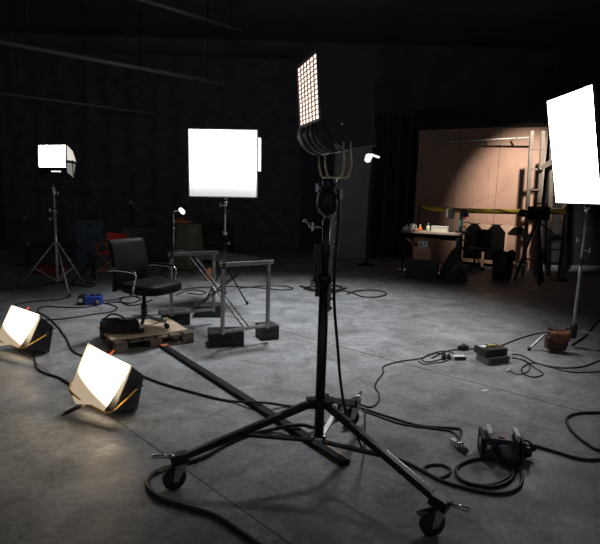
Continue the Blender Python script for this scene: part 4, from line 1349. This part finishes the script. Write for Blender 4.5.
# grey flat (door-sized panel) standing in the middle distance
gy = 13.2
a, b = dp(335, 130, gy), dp(374, 130, gy)
ztp = dp(350, 128, gy).z
t = thing('scenery_flat', 'dark grey scenery flat standing behind the main lamp stand', 'flat', V(((a.x + b.x) / 2, gy, 0)))
wf = b.x - a.x
part(t, 'panel', MB().box((0, 0, ztp / 2), (wf, 0.03, ztp)), FLATG)
fr = MB()
for x in (-wf / 2, wf / 2):
    fr.box((x, -0.03, ztp / 2), (0.06, 0.04, ztp))
part(t, 'batten', fr, mat('dark_grey_batten', (0.035, 0.035, 0.037), 0.8, 0, 0.2, 6))
t = thing('scenery_flat', 'very dark scenery flat beside the grey one, next to the brown set', 'flat', V((dp(392, 160, 13.6).x, 13.6, 0)))
part(t, 'panel', MB().box((0, 0, 1.9), (1.0, 0.03, 3.8)), DRAPR)
fr = MB()
for x in (-0.45, -0.15, 0.15, 0.45):
    fr.box((x, -0.03, 1.9), (0.05, 0.04, 3.8))
part(t, 'batten', fr, mat('dark_grey_batten', (0, 0, 0)))

# little white clip lamp on a pole, mid distance
yv = 11.8
cpz = dp(371, 159, yv)
t = thing('pole_stand', 'dark pole stand in front of the grey flat carrying the white clip lamp', 'stand', V((cpz.x, yv, 0)))
part(t, 'column', MB().tube([(0, 0, 0.05), (0, 0, cpz.z - 0.06)], 0.016, 10), BLACK)
part(t, 'base', MB().lathe([(0.22, 0), (0.22, 0.02), (0.05, 0.05), (0.03, 0.07)], seg=24), BLACK)
lt = thing('clip_lamp', 'little white clip lamp shining high in front of the dark grey flat', 'lamp', cpz)
E_CLIP = mat('lit_white_shade', (0.8, 0.8, 0.75), 0.5, 0, 0.03, 5, (1.0, 0.97, 0.9), 1.1)
part(lt, 'shade', MB().lathe([(0.02, 0.0), (0.07, 0.03), (0.08, 0.16), (0.04, 0.2)], (-0.1, -0.02, -0.08), (0.35, 0, 1), 14), E_CLIP)
part(lt, 'arm', MB().bar((-0.02, -0.02, 0.10), (0.19, -0.02, 0.04), 0.05, 0.045), E_CLIP)
part(lt, 'clamp', MB().box((0, 0, -0.03), (0.05, 0.05, 0.14)), GREYP)
part(lt, 'hood', MB().bar((-0.05, 0.0, 0.15), (0.16, 0.0, 0.11), 0.06, 0.02), BLACK)

# ------------------------------------------------------------------ brown set at the back right
A = dp(412, 262, 13.3); A.z = 0
B = dp(534, 262, 11.9); B.z = 0
sd = (B - A).normalized()
sn = V((sd.y, -sd.x, 0))        # toward the camera
SL = (B - A).length
sang = atan2(sd.y, sd.x)
sh_ = dp(480, 118, (A.y + B.y) / 2).z
sw = thing('set_wall', 'brown panelled set wall lit from above at the back', 'set wall', A, sang)
# local X along wall, -Y toward camera
pp = MB()
npan = 3
for k in range(npan):
    part(sw, 'panel', MB().box((SL * (k + 0.5) / npan, 0, sh_ / 2), (SL / npan - 0.008, 0.04, sh_)), SETB)
bk = MB()
for k in range(npan + 1):
    bk.box((SL * k / npan, 0.05, sh_ / 2), (0.06, 0.05, sh_))
part(sw, 'batten', bk, TIMBER)
# raised vertical moulds and faint diagonal creases
ml = MB()
def wl(px, py, off=0.024):
    """point on the set wall seen at px,py, in wall coordinates"""
    dr = ray(px, py)
    n2 = sn
    P0 = A + sn * off
    tt = (P0 - CAM).dot(n2) / dr.dot(n2)
    P = CAM + dr * tt
    q = P - A
    return V((q.dot(sd), -q.dot(sn), P.z))
for (a, b) in (((452, 190), (453, 222)), ((489, 166), (488, 226)), ((468, 200), (488, 172)), ((466, 206), (503, 190)), ((492, 204), (512, 178)), ((472, 172), (473, 226))):
    ml.bar(wl(*a), wl(*b), 0.012, 0.010, (0, 1, 0))
part(sw, 'moulding', ml, SETB)
part(sw, 'lintel', MB().box((SL / 2, -0.06, dp(480, 128, 12.6).z + 0.25), (SL + 0.3, 0.10, 0.5)), DRAPR)

# low brown counter front with three chamfered openings
cz = wl(477, 222).z
def counter():
    t = thing('set_counter', 'low brown counter front with three chamfered dark openings before the set wall', 'counter', A + sn * 0.30, sang)
    x0, x1 = wl(463, 240, 0.30).x, wl(529, 240, 0.30).x
    zt = wl(490, 224, 0.30).z
    W = (x1 - x0) / 3
    posts = MB()
    for k in range(4):
        x = x0 + W * k
        posts.box((x, 0, zt / 2), (0.05, 0.06, zt))
        for s in (-1, 1):
            if (k == 0 and s < 0) or (k == 3 and s > 0): continue
            posts.prism([(x + s * 0.02, -0.03, zt - 0.02), (x + s * 0.17, -0.03, zt - 0.02), (x + s * 0.02, -0.03, zt - 0.19)], (0, 0.06, 0))
    part(t, 'post', posts, SETP)
    part(t, 'bottom_rail', MB().box(((x0 + x1) / 2, 0, 0.13), (x1 - x0 + 0.05, 0.06, 0.08)), SETP)
    for k in range(3):
        xc = x0 + W * (k + .5)
        part(t, 'back_panel', MB().box((xc, 0.045, zt / 2 - 0.01), (W, 0.02, zt - 0.04)), SETK if k < 2 else SETB)
        if k == 2:
            part(t, 'dark_opening_fill', MB().prism([(xc - W * .42, -0.0, zt - 0.2), (xc - W * .28, -0.0, zt - 0.04), (xc + W * .3, -0.0, zt - 0.04), (xc + W * .44, -0.0, zt - 0.2), (xc + W * .44, -0.0, 0.2),
                                              (xc + W * .26, -0.0, 0.2), (xc + W * .26, -0.0, zt - 0.30), (xc + W * .16, -0.0, zt - 0.21)], (0, 0.02, 0)), SETK)  # black sheet painted in for the dark reveal of the third opening
        else:
            part(t, 'dark_opening_fill', MB().prism([(xc - W * .44, -0.0, 0.2), (xc - W * .44, 0, zt - 0.19), (xc - W * .26, -0.0, zt - 0.0), (xc + W * .26, -0.0, zt - 0.0), (xc + W * .44, -0.0, zt - 0.19),
                                              (xc + W * .44, -0.0, 0.2)], (0, 0.02, 0)), SETK)  # black sheet stands for the shaded depth of the opening
counter()

# white rail along the set top
ra, rb_ = dp(432, 142.5, 13.0), dp(533, 137.5, 11.7)
t = thing('curtain_rail', 'thin pale metal rail running across the top of the brown set wall', 'rail', ra)
part(t, 'rail', MB().tube([(0, 0, 0), rb_ - ra], 0.022, 8), mat('pale_rail', (0.6, 0.58, 0.55), 0.4, 0.3, 0.1, 6))
for f_ in (0.18, 0.36, 0.6, 0.85):
    part(t, 'bracket', MB().box((rb_ - ra) * f_ + V((0, 0.12, 0.0)), (0.03, 0.30, 0.03)), STEEL)

# barrier tape in front
ta, tb = dp(420, 208.5, 12.2), dp(566, 211.5, 10.3)
t = tag(MB().grid(lambda u, v: (ta.lerp(tb, u) + V((0, 0.01 * sin(9 * u), -0.055 * (v - .5) * 2 - 0.03 * sin(pi * u)))), 40, 1).build('barrier_tape', HAZ, loc=ta, solid=0.002),
        'yellow and black barrier tape stretched across the brown set', 'tape')
for (pt, lab) in ((ta, 'dark post at the table end of the barrier tape'), (tb, 'dark post at the ladder end of the barrier tape')):
    q = thing('barrier_post', lab, 'post', V((pt.x, pt.y + 0.03, 0)))
    part(q, 'pole', MB().tube([(0, 0, 0.03), (0, 0, pt.z + 0.1)], 0.022, 10), BLACK)
    part(q, 'base', MB().lathe([(0.18, 0), (0.18, 0.02), (0.03, 0.05)], seg=20), BLACK)

# work table with things on it
ty = 10.8
tA, tB = dp(402, 230, ty + 0.25), dp(461, 234, ty - 0.3)
tz = (tA.z + tB.z) / 2
tang = atan2(tB.y - tA.y, tB.x - tA.x)
tl = (tB - tA).length
tc0 = (tA + tB) / 2; tc0.z = 0
wt = thing('work_table', 'cluttered pale topped work table in front of the brown set', 'table', tc0, tang)
part(wt, 'tabletop', MB().box((0, 0.25, tz - 0.02), (tl, 0.6, 0.04)), TIMBER)
for x in (-tl / 2 + 0.06, tl / 2 - 0.06):
    for y in (0.0, 0.5):
        part(wt, 'leg', MB().box((x, y, (tz - 0.04) / 2), (0.05, 0.05, tz - 0.04)), DRAPR)
part(wt, 'apron', MB().box((0, 0.02, tz - 0.10), (tl - 0.1, 0.03, 0.12)), DRAPR)
RZ = Matrix.Rotation(tang, 4, 'Z')
def on_table(x, y=0.12): return tc0 + (RZ @ V((x, y, 0))) + V((0, 0, tz + 0.001))
def tpx(px):
    # table x for a photo column
    best = min(((abs((ray(px, 230).x / ray(px, 230).y) - (on_table(x).x / on_table(x).y)), x) for x in [i * 0.005 - tl / 2 for i in range(int(tl / 0.005) + 1)]))
    return best[1]
t = thing('mug', 'white enamel mug standing on the work table', 'mug', on_table(tpx(412)))
part(t, 'body', MB().lathe([(0.055, 0), (0.06, 0.01), (0.06, 0.15), (0.052, 0.152), (0.05, 0.1)], seg=18), WHITEP)
part(t, 'handle', MB().tube(smooth_path([(0.058, 0, 0.12), (0.09, 0, 0.11), (0.09, 0, 0.05), (0.058, 0, 0.035)], 4), 0.009, 8), WHITEP)
t = thing('paper_bag', 'crumpled white paper bag beside the enamel mug', 'bag', on_table(tpx(406)))
part(t, 'body', MB().lathe([(0.09, 0), (0.11, 0.02), (0.09, 0.06), (0.04, 0.09), (0.02, 0.10)], seg=9, sx=1.0, sy=0.7), WHITEP)
part(t, 'twist', MB().tube([(0, 0, 0.09), (0.02, 0, 0.12)], [0.015, 0.03], 7), WHITEP)
t = thing('glue_bottle', 'small orange bottle on the table right beside the mug', 'bottle', on_table(tpx(420)))
part(t, 'body', MB().lathe([(0.035, 0), (0.04, 0.01), (0.04, 0.07), (0.015, 0.10)], seg=12), ORANGE)
part(t, 'cap', MB().lathe([(0.016, 0), (0.012, 0.04)], (0, 0, 0.1), seg=10), WHITEP)
t = thing('roll_of_tape', 'brown roll of packing tape on the work table', 'tape roll', on_table(tpx(416.5), 0.05))
part(t, 'roll', MB().lathe([(0.035, 0), (0.06, 0), (0.06, 0.05), (0.035, 0.05)], seg=20), CARD)
part(t, 'core', MB().lathe([(0.025, 0.0), (0.034, 0.0), (0.034, 0.051), (0.025, 0.051)], seg=20), TIMBER)
t = thing('spray_bottle', 'pale green bottle with dark cap on the work table', 'bottle', on_table(tpx(428)))
part(t, 'body', MB().lathe([(0.035, 0), (0.04, 0.01), (0.04, 0.10), (0.02, 0.13)], seg=12), mat('pale_green_plastic', (0.5, 0.6, 0.42), 0.4, 0, 0.05, 6))
part(t, 'cap', MB().lathe([(0.022, 0), (0.02, 0.05)], (0, 0, 0.13), seg=10), GREYP)
t = thing('parts_box', 'pale cardboard parts box on the work table under the drill', 'box', on_table(tpx(440), 0.10), tang)
part(t, 'box', MB().box((0, 0, 0.055), (0.34, 0.16, 0.11)), mat('pale_card', (0.62, 0.58, 0.5), 0.8, 0, 0.1, 20))
part(t, 'lid', MB().box((0, 0, 0.118), (0.35, 0.17, 0.016)), WHITEP)
t = thing('monitor', 'small black monitor on a thin neck on the work table', 'monitor', on_table(tpx(448), 0.34), tang + 0.3)
part(t, 'screen', MB().box((0, 0, 0.40), (0.16, 0.04, 0.22)), BLACK, bev=0.006)
part(t, 'bezel', MB().box((-0.085, -0.005, 0.41), (0.03, 0.05, 0.18)), GREYP)
part(t, 'neck', MB().box((0, 0.01, 0.16), (0.04, 0.03, 0.3)), GREYD)
part(t, 'base', MB().box((0, 0, 0.008), (0.18, 0.14, 0.016)), BLACK)
t = thing('drill_press', 'teal bench drill press standing at the end of the work table', 'drill press', on_table(tpx(459), 0.30), tang)
part(t, 'column', MB().box((0, 0.02, 0.24), (0.075, 0.08, 0.46)), TEAL, bev=0.01)
part(t, 'motor_head', MB().hexa([(-0.02, -0.08, 0.36), (0.15, -0.08, 0.34), (0.15, 0.06, 0.34), (-0.02, 0.06, 0.36)], [(-0.02, -0.08, 0.52), (0.13, -0.08, 0.50), (0.13, 0.06, 0.50), (-0.02, 0.06, 0.52)]), BLACK, bev=0.01)
part(t, 'switch', MB().box((0.08, -0.085, 0.33), (0.05, 0.03, 0.05)), mat('signal_red', (0.7, 0.05, 0.04), 0.5, 0, 0.1, 5))
part(t, 'feed_handle', MB().tube([(0.03, -0.05, 0.22), (0.2, -0.07, 0.24)], 0.009, 8), GREYD)
part(t, 'base', MB().box((0.03, -0.02, 0.02), (0.22, 0.22, 0.04)), BLACK)
part(t, 'drill_table', MB().box((0.05, -0.06, 0.13), (0.14, 0.12, 0.02)), BLACK)

# open carton and bundles below the table
cb0 = V((dp(423, 258, 10.0).x, 10.0, 0))
zc1 = dp(423, 246, 10.0).z; zc0 = 0.0
cs0 = thing('wooden_crate', 'dark low crate under the open carton by the work table', 'crate', cb0, tang + 0.1)
zb_ = dp(423, 259, 10.0).z
part(cs0, 'body', MB().box((0, 0, zb_ / 2), (0.62, 0.4, zb_ - 0.004)), BOXB, bev=0.005)
part(cs0, 'slat', MB().box((0, -0.205, zb_ * 0.7), (0.62, 0.012, 0.08)).box((0, -0.205, zb_ * 0.25), (0.62, 0.012, 0.08)), BOXB)
t = thing('carton', 'open brown cardboard carton with flaps and a white printed sheet, below the table', 'carton', cb0 + V((0, 0, zb_)), tang)
hw_ = 0.17
hz_ = zc1 - zb_
cm = MB()
cm.box((0, -0.14, hz_ / 2), (2 * hw_, 0.008, hz_)).box((0, 0.14, hz_ / 2), (2 * hw_, 0.008, hz_)).box((-hw_, 0, hz_ / 2), (0.008, 0.28, hz_)).box((hw_, 0, hz_ / 2), (0.008, 0.28, hz_)).box((0, 0, 0.004), (2 * hw_, 0.28, 0.008))
part(t, 'body', cm, CARD)
part(t, 'flap', MB().prism([(-hw_, -0.14, hz_), (-hw_, 0.14, hz_), (-hw_ - 0.17, 0.14, hz_ + 0.12), (-hw_ - 0.17, -0.14, hz_ + 0.14)], (0, 0, 0.008)), CARD)
part(t, 'flap', MB().prism([(hw_, -0.14, hz_), (hw_, 0.14, hz_), (hw_ + 0.2, 0.14, hz_ + 0.11), (hw_ + 0.2, -0.14, hz_ + 0.12)], (0, 0, 0.008)), CARD)
part(t, 'flap', MB().prism([(-hw_, 0.14, hz_), (hw_, 0.14, hz_), (hw_ + 0.1, 0.2, hz_ + 0.15), (-hw_ - 0.1, 0.2, hz_ + 0.15)], (0, 0.008, 0)), CARD)
part(t, 'printed_sheet', MB().box((0.02, -0.147, hz_ + 0.03), (0.17, 0.004, 0.15)).box((0.02, -0.147, hz_ - 0.02), (0.15, 0.004, 0.06)), WHITEP)
part(t, 'print_mark', MB().box((-0.025, -0.150, hz_ + 0.04), (0.025, 0.002, 0.09)), GREYD)
part(t, 'print_mark', MB().box((0.05, -0.150, hz_ + 0.07), (0.05, 0.002, 0.03)), GREYD)
s0 = V((dp(455, 256, 9.9).x, 9.9, 0))
t = thing('cloth_bundle', 'heap of dark grey cloth slumped beside the open carton', 'cloth', s0)
zz = dp(445, 250, 9.9).z
part(t, 'cloth', MB().grid(lambda u, v: (0.30 * cos(2 * pi * u) * (1 - v) ** 0.7 * (1 + 0.1 * sin(5 * 2 * pi * u)), 0.3 * sin(2 * pi * u) * (1 - v) ** 0.7, zz * v * (1 + 0.12 * sin(3 * 2 * pi * u))), 28, 8), mat('heap_cloth', (0.05, 0.05, 0.05), 0.9, 0, 0.4, 8, bump=0.4))
part(t, 'sleeve', MB().tube(smooth_path([(-0.12, -0.27, 0.22), (0.0, -0.26, 0.34), (0.12, -0.24, 0.27), (0.2, -0.22, 0.15)], 4), 0.04, 8), CLOTHG)

# office chair in the dark by the counter
oc = V((dp(477, 262, 11.5).x, 11.5, 0))
t = thing('swivel_chair', 'dark swivel chair with slim arms before the first counter opening', 'chair', oc, radians(15))
part(t, 'backrest', MB().box((0.05, -0.1, 0.74), (0.40, 0.05, 0.42)), FABRICB, bev=0.02)
part(t, 'seat', MB().box((0.0, 0.12, 0.47), (0.46, 0.44, 0.07)), FABRICB, bev=0.02)
part(t, 'gas_lift', MB().tube([(0, 0.1, 0.08), (0, 0.1, 0.45)], 0.025, 10), BLACK)
part(t, 'back_post', MB().bar((0.05, -0.12, 0.48), (0.05, -0.12, 0.7), 0.05, 0.02, (0, 1, 0)), BLACK)
for s in (-1, 1):
    part(t, 'armrest', MB().tube(smooth_path([(s * 0.24, 0.0, 0.46), (s * 0.31, 0.0, 0.5), (s * 0.32, 0.0, 0.66), (s * 0.32, 0.25, 0.68)], 4), 0.017, 8), BLACK)
for k in range(5):
    a_ = 2 * pi * k / 5
    part(t, 'leg', MB().bar((0, 0.1, 0.09), (0.28 * cos(a_), 0.1 + 0.28 * sin(a_), 0.025), 0.04, 0.04), BLACK)

# black bin, white stool, camera on tripod (silhouettes)
bn = gp(502, 284)
bn = V((dp(502, 270, 10.2).x, 10.2, 0))
t = thing('waste_bin', 'black waste bin with a ruffled bag rim in front of the counter', 'bin', bn)
zb2 = dp(503, 254, 10.2).z
part(t, 'body', MB().lathe([(0.17, 0), (0.18, 0.01), (0.21, zb2 - 0.02), (0.2, zb2)], seg=20), BLACK)
seg = 30
part(t, 'bag_liner', MB().grid(lambda u, v: ((0.215 + 0.02 * sin(8 * 2 * pi * u)) * cos(2 * pi * u), (0.215 + 0.02 * sin(8 * 2 * pi * u)) * sin(2 * pi * u), zb2 - 0.12 + 0.18 * v + 0.03 * v * sin(5 * 2 * pi * u)), seg, 3), FABRICB)
stl = V((dp(519, 270, 10.4).x, 10.4, 0))
t = thing('step_stool', 'small white plastic step stool on the dark floor beside the bin', 'stool', stl, 0.3)
zs_ = dp(519, 264, 10.4).z
part(t, 'tread', MB().box((0, 0, zs_ - 0.015), (0.24, 0.2, 0.03)), WHITEP, bev=0.006)
for x in (-0.09, 0.09):
    for y in (-0.07, 0.07):
        part(t, 'leg', MB().bar((x * 1.2, y * 1.2, 0), (x, y, zs_ - 0.03), 0.035, 0.035), WHITEP)

cy = 9.8
c0_ = V((dp(535, 250, cy).x, cy, 0))
t = thing('camera_tripod', 'black camera tripod standing before the timber ladder', 'tripod', c0_)
ch_ = dp(535, 222, cy).z
for a_ in (0.5, 2.6, 4.7):
    part(t, 'leg', MB().tube([(0.04 * cos(a_), 0.04 * sin(a_), ch_ - 0.05), (0.33 * cos(a_), 0.33 * sin(a_), 0.01)], 0.026, 8), BLACK)
part(t, 'head', MB().lathe([(0.06, 0), (0.08, 0.03), (0.06, 0.10), (0.04, 0.12)], (0, 0, ch_ - 0.08), seg=16), BLACK)
part(t, 'pan_handle', MB().tube([(0.05, 0, ch_ - 0.02), (0.28, -0.15, ch_ - 0.22)], 0.013, 8), BLACK)
t = thing('film_camera', 'black film camera body mounted on the tripod', 'camera', c0_ + V((0, 0, ch_ + 0.04)), 0.5)
part(t, 'body', MB().box((0, 0, 0.13), (0.20, 0.36, 0.26)), SETK, bev=0.01)
part(t, 'lens', MB().lathe([(0.07, 0), (0.07, 0.1), (0.085, 0.2), (0.08, 0.22)], (0, 0.18, 0.12), (0, 1, 0), 16), BLACK)
part(t, 'viewfinder', MB().box((-0.13, -0.1, 0.2), (0.07, 0.2, 0.07)), BLACK, bev=0.01)
part(t, 'top_handle', MB().tube([(0, -0.1, 0.25), (0, -0.1, 0.32), (0, 0.1, 0.32), (0, 0.1, 0.25)], 0.014, 8), BLACK)

# pale timber step ladder
def ladder(label, pA, pB, pC, pD, rungs_px, yv, yt):
    """left upright pA(bottom)->pB(top), right upright pC->pD at given distances"""
    a, b, c, d = dp(*pA, yv), dp(*pB, yt), dp(*pC, yv), dp(*pD, yt)
    a.z = c.z = 0.0
    t = thing('timber_ladder', label, 'ladder', a)
    part(t, 'upright', MB().bar((0, 0, 0), b - a, 0.075, 0.05, (0, 1, 0)), LADW)
    part(t, 'upright', MB().bar(c - a, d - a, 0.075, 0.05, (0, 1, 0)), LADW)
    for f_ in rungs_px:
        part(t, 'rung', MB().bar(a.lerp(b, f_) - a, c.lerp(d, f_) - a, 0.07, 0.035), LADW)
    return t
ladder('pale timber ladder section standing at the edge of the brown set', (524, 270), (532, 131), (536, 270), (543, 131), (0.12, 0.28, 0.46, 0.60, 0.74, 0.88), 10.7, 11.0)
t2_ = ladder('second timber ladder section behind the camera tripod, partly hidden by the tall softbox', (549, 270), (552, 140), (563, 270), (566, 140), (0.1, 0.2, 0.3, 0.4, 0.5, 0.6, 0.72, 0.85), 10.85, 11.1)
lk = dp(539, 169, 10.85), dp(553, 161, 10.95)
t = thing('timber_brace', 'pale timber brace nailed between the two ladder sections', 'brace', lk[0])
part(t, 'plank', MB().bar((0, 0, 0), lk[1] - lk[0], 0.03, 0.10, (0, 0, 1)), LADW)
part(t, 'bolt', MB().lathe([(0.012, 0), (0.012, 0.02), (0.006, 0.024)], (0.02, -0.02, 0), (0, -1, 0), 8), STEEL)

# black masking drapes at the back right
def drape(label, x0, x1, y, z, mt=DRAPE, amp=0.03):
    o = MB().grid(lambda u, v: (x0 + (x1 - x0) * u, y + amp * sin(u * (x1 - x0) * 9), z * v), int(abs(x1 - x0) * 20), 2).build('black_drape', mt, loc=(x0, y, 0))
    return tag(o, label, 'drape')
drape('black masking drape hanging behind the tall softbox and ladders', dp(545, 200, 13).x, 8.8, 13.0, 5.5, DRAPR)
drape('black masking drape hanging behind the draped drum and far crates', -9.0, dp(300, 200, 15).x, 15.2, 5.5)

# ------------------------------------------------------------------ lights
def spot(name, loc, target, energy, angle, blend, col=(1, 1, 1), r=0.05):
    l = bpy.data.lights.new(name, 'SPOT')
    l.energy = energy; l.spot_size = radians(angle); l.spot_blend = blend; l.color = col; l.shadow_soft_size = r
    o = bpy.data.objects.new(name, l)
    COL.objects.link(o)
    o.location = loc
    o.rotation_euler = (V(target) - V(loc)).to_track_quat('-Z', 'Y').to_euler()
    return o
tg = dp(503, 205, 12.4)
spot('set_spot_light', V((4.2, 8.9, 4.5)), tg + V((0.35, 0, 0.08)), 1750, 42, 0.95, (1.0, 0.88, 0.78), 0.06)
spot('added_table_spot', V((2.9, 9.3, 3.6)), on_table(0.12), 700, 21, 0.6, (1.0, 0.9, 0.8), 0.05)  # extra spot added to brighten the items on the table
spot('added_floor_fill', V((-0.15, 7.0, 6.0)), V((-0.08, 6.3, 0)), 1760, 71, 1.0, (0.96, 0.98, 1.0), 0.5)  # unseen overhead spot, added to brighten the middle of the floor

W = bpy.data.worlds.new('world')
S.world = W
W.use_nodes = True
W.node_tree.nodes['Background'].inputs[0].default_value = (0.92, 0.97, 1.08, 1)
W.node_tree.nodes['Background'].inputs[1].default_value = 0.12

S.view_settings.view_transform = 'Standard'
S.view_settings.look = 'None'
S.view_settings.exposure = 0.0
S.cycles.use_denoising = True
S.cycles.max_bounces = 6
S.cycles.sample_clamp_indirect = 4.0

GROUPS = {'floor_lamp': 'flood lamps standing on the floor', 'ballast_box': 'stacked ballast boxes', 'timber_ladder': 'pale timber ladder sections',
          'softbox': 'lit softboxes', 'studio_light': 'studio lamp heads', 'light_stand': 'light stands', 'ceiling_pipe': 'ceiling pipes',
          'scenery_flat': 'scenery flats', 'pole_stand': 'bare pole stands', 'barrier_post': 'barrier tape posts', 'black_drape': 'masking drapes', 'cable_plug': 'loose cable plugs'}
for o in S.objects:
    k = o.name.split('.')[0]
    if o.parent is None and k in GROUPS and not o.get('group'):
        o['group'] = GROUPS[k]
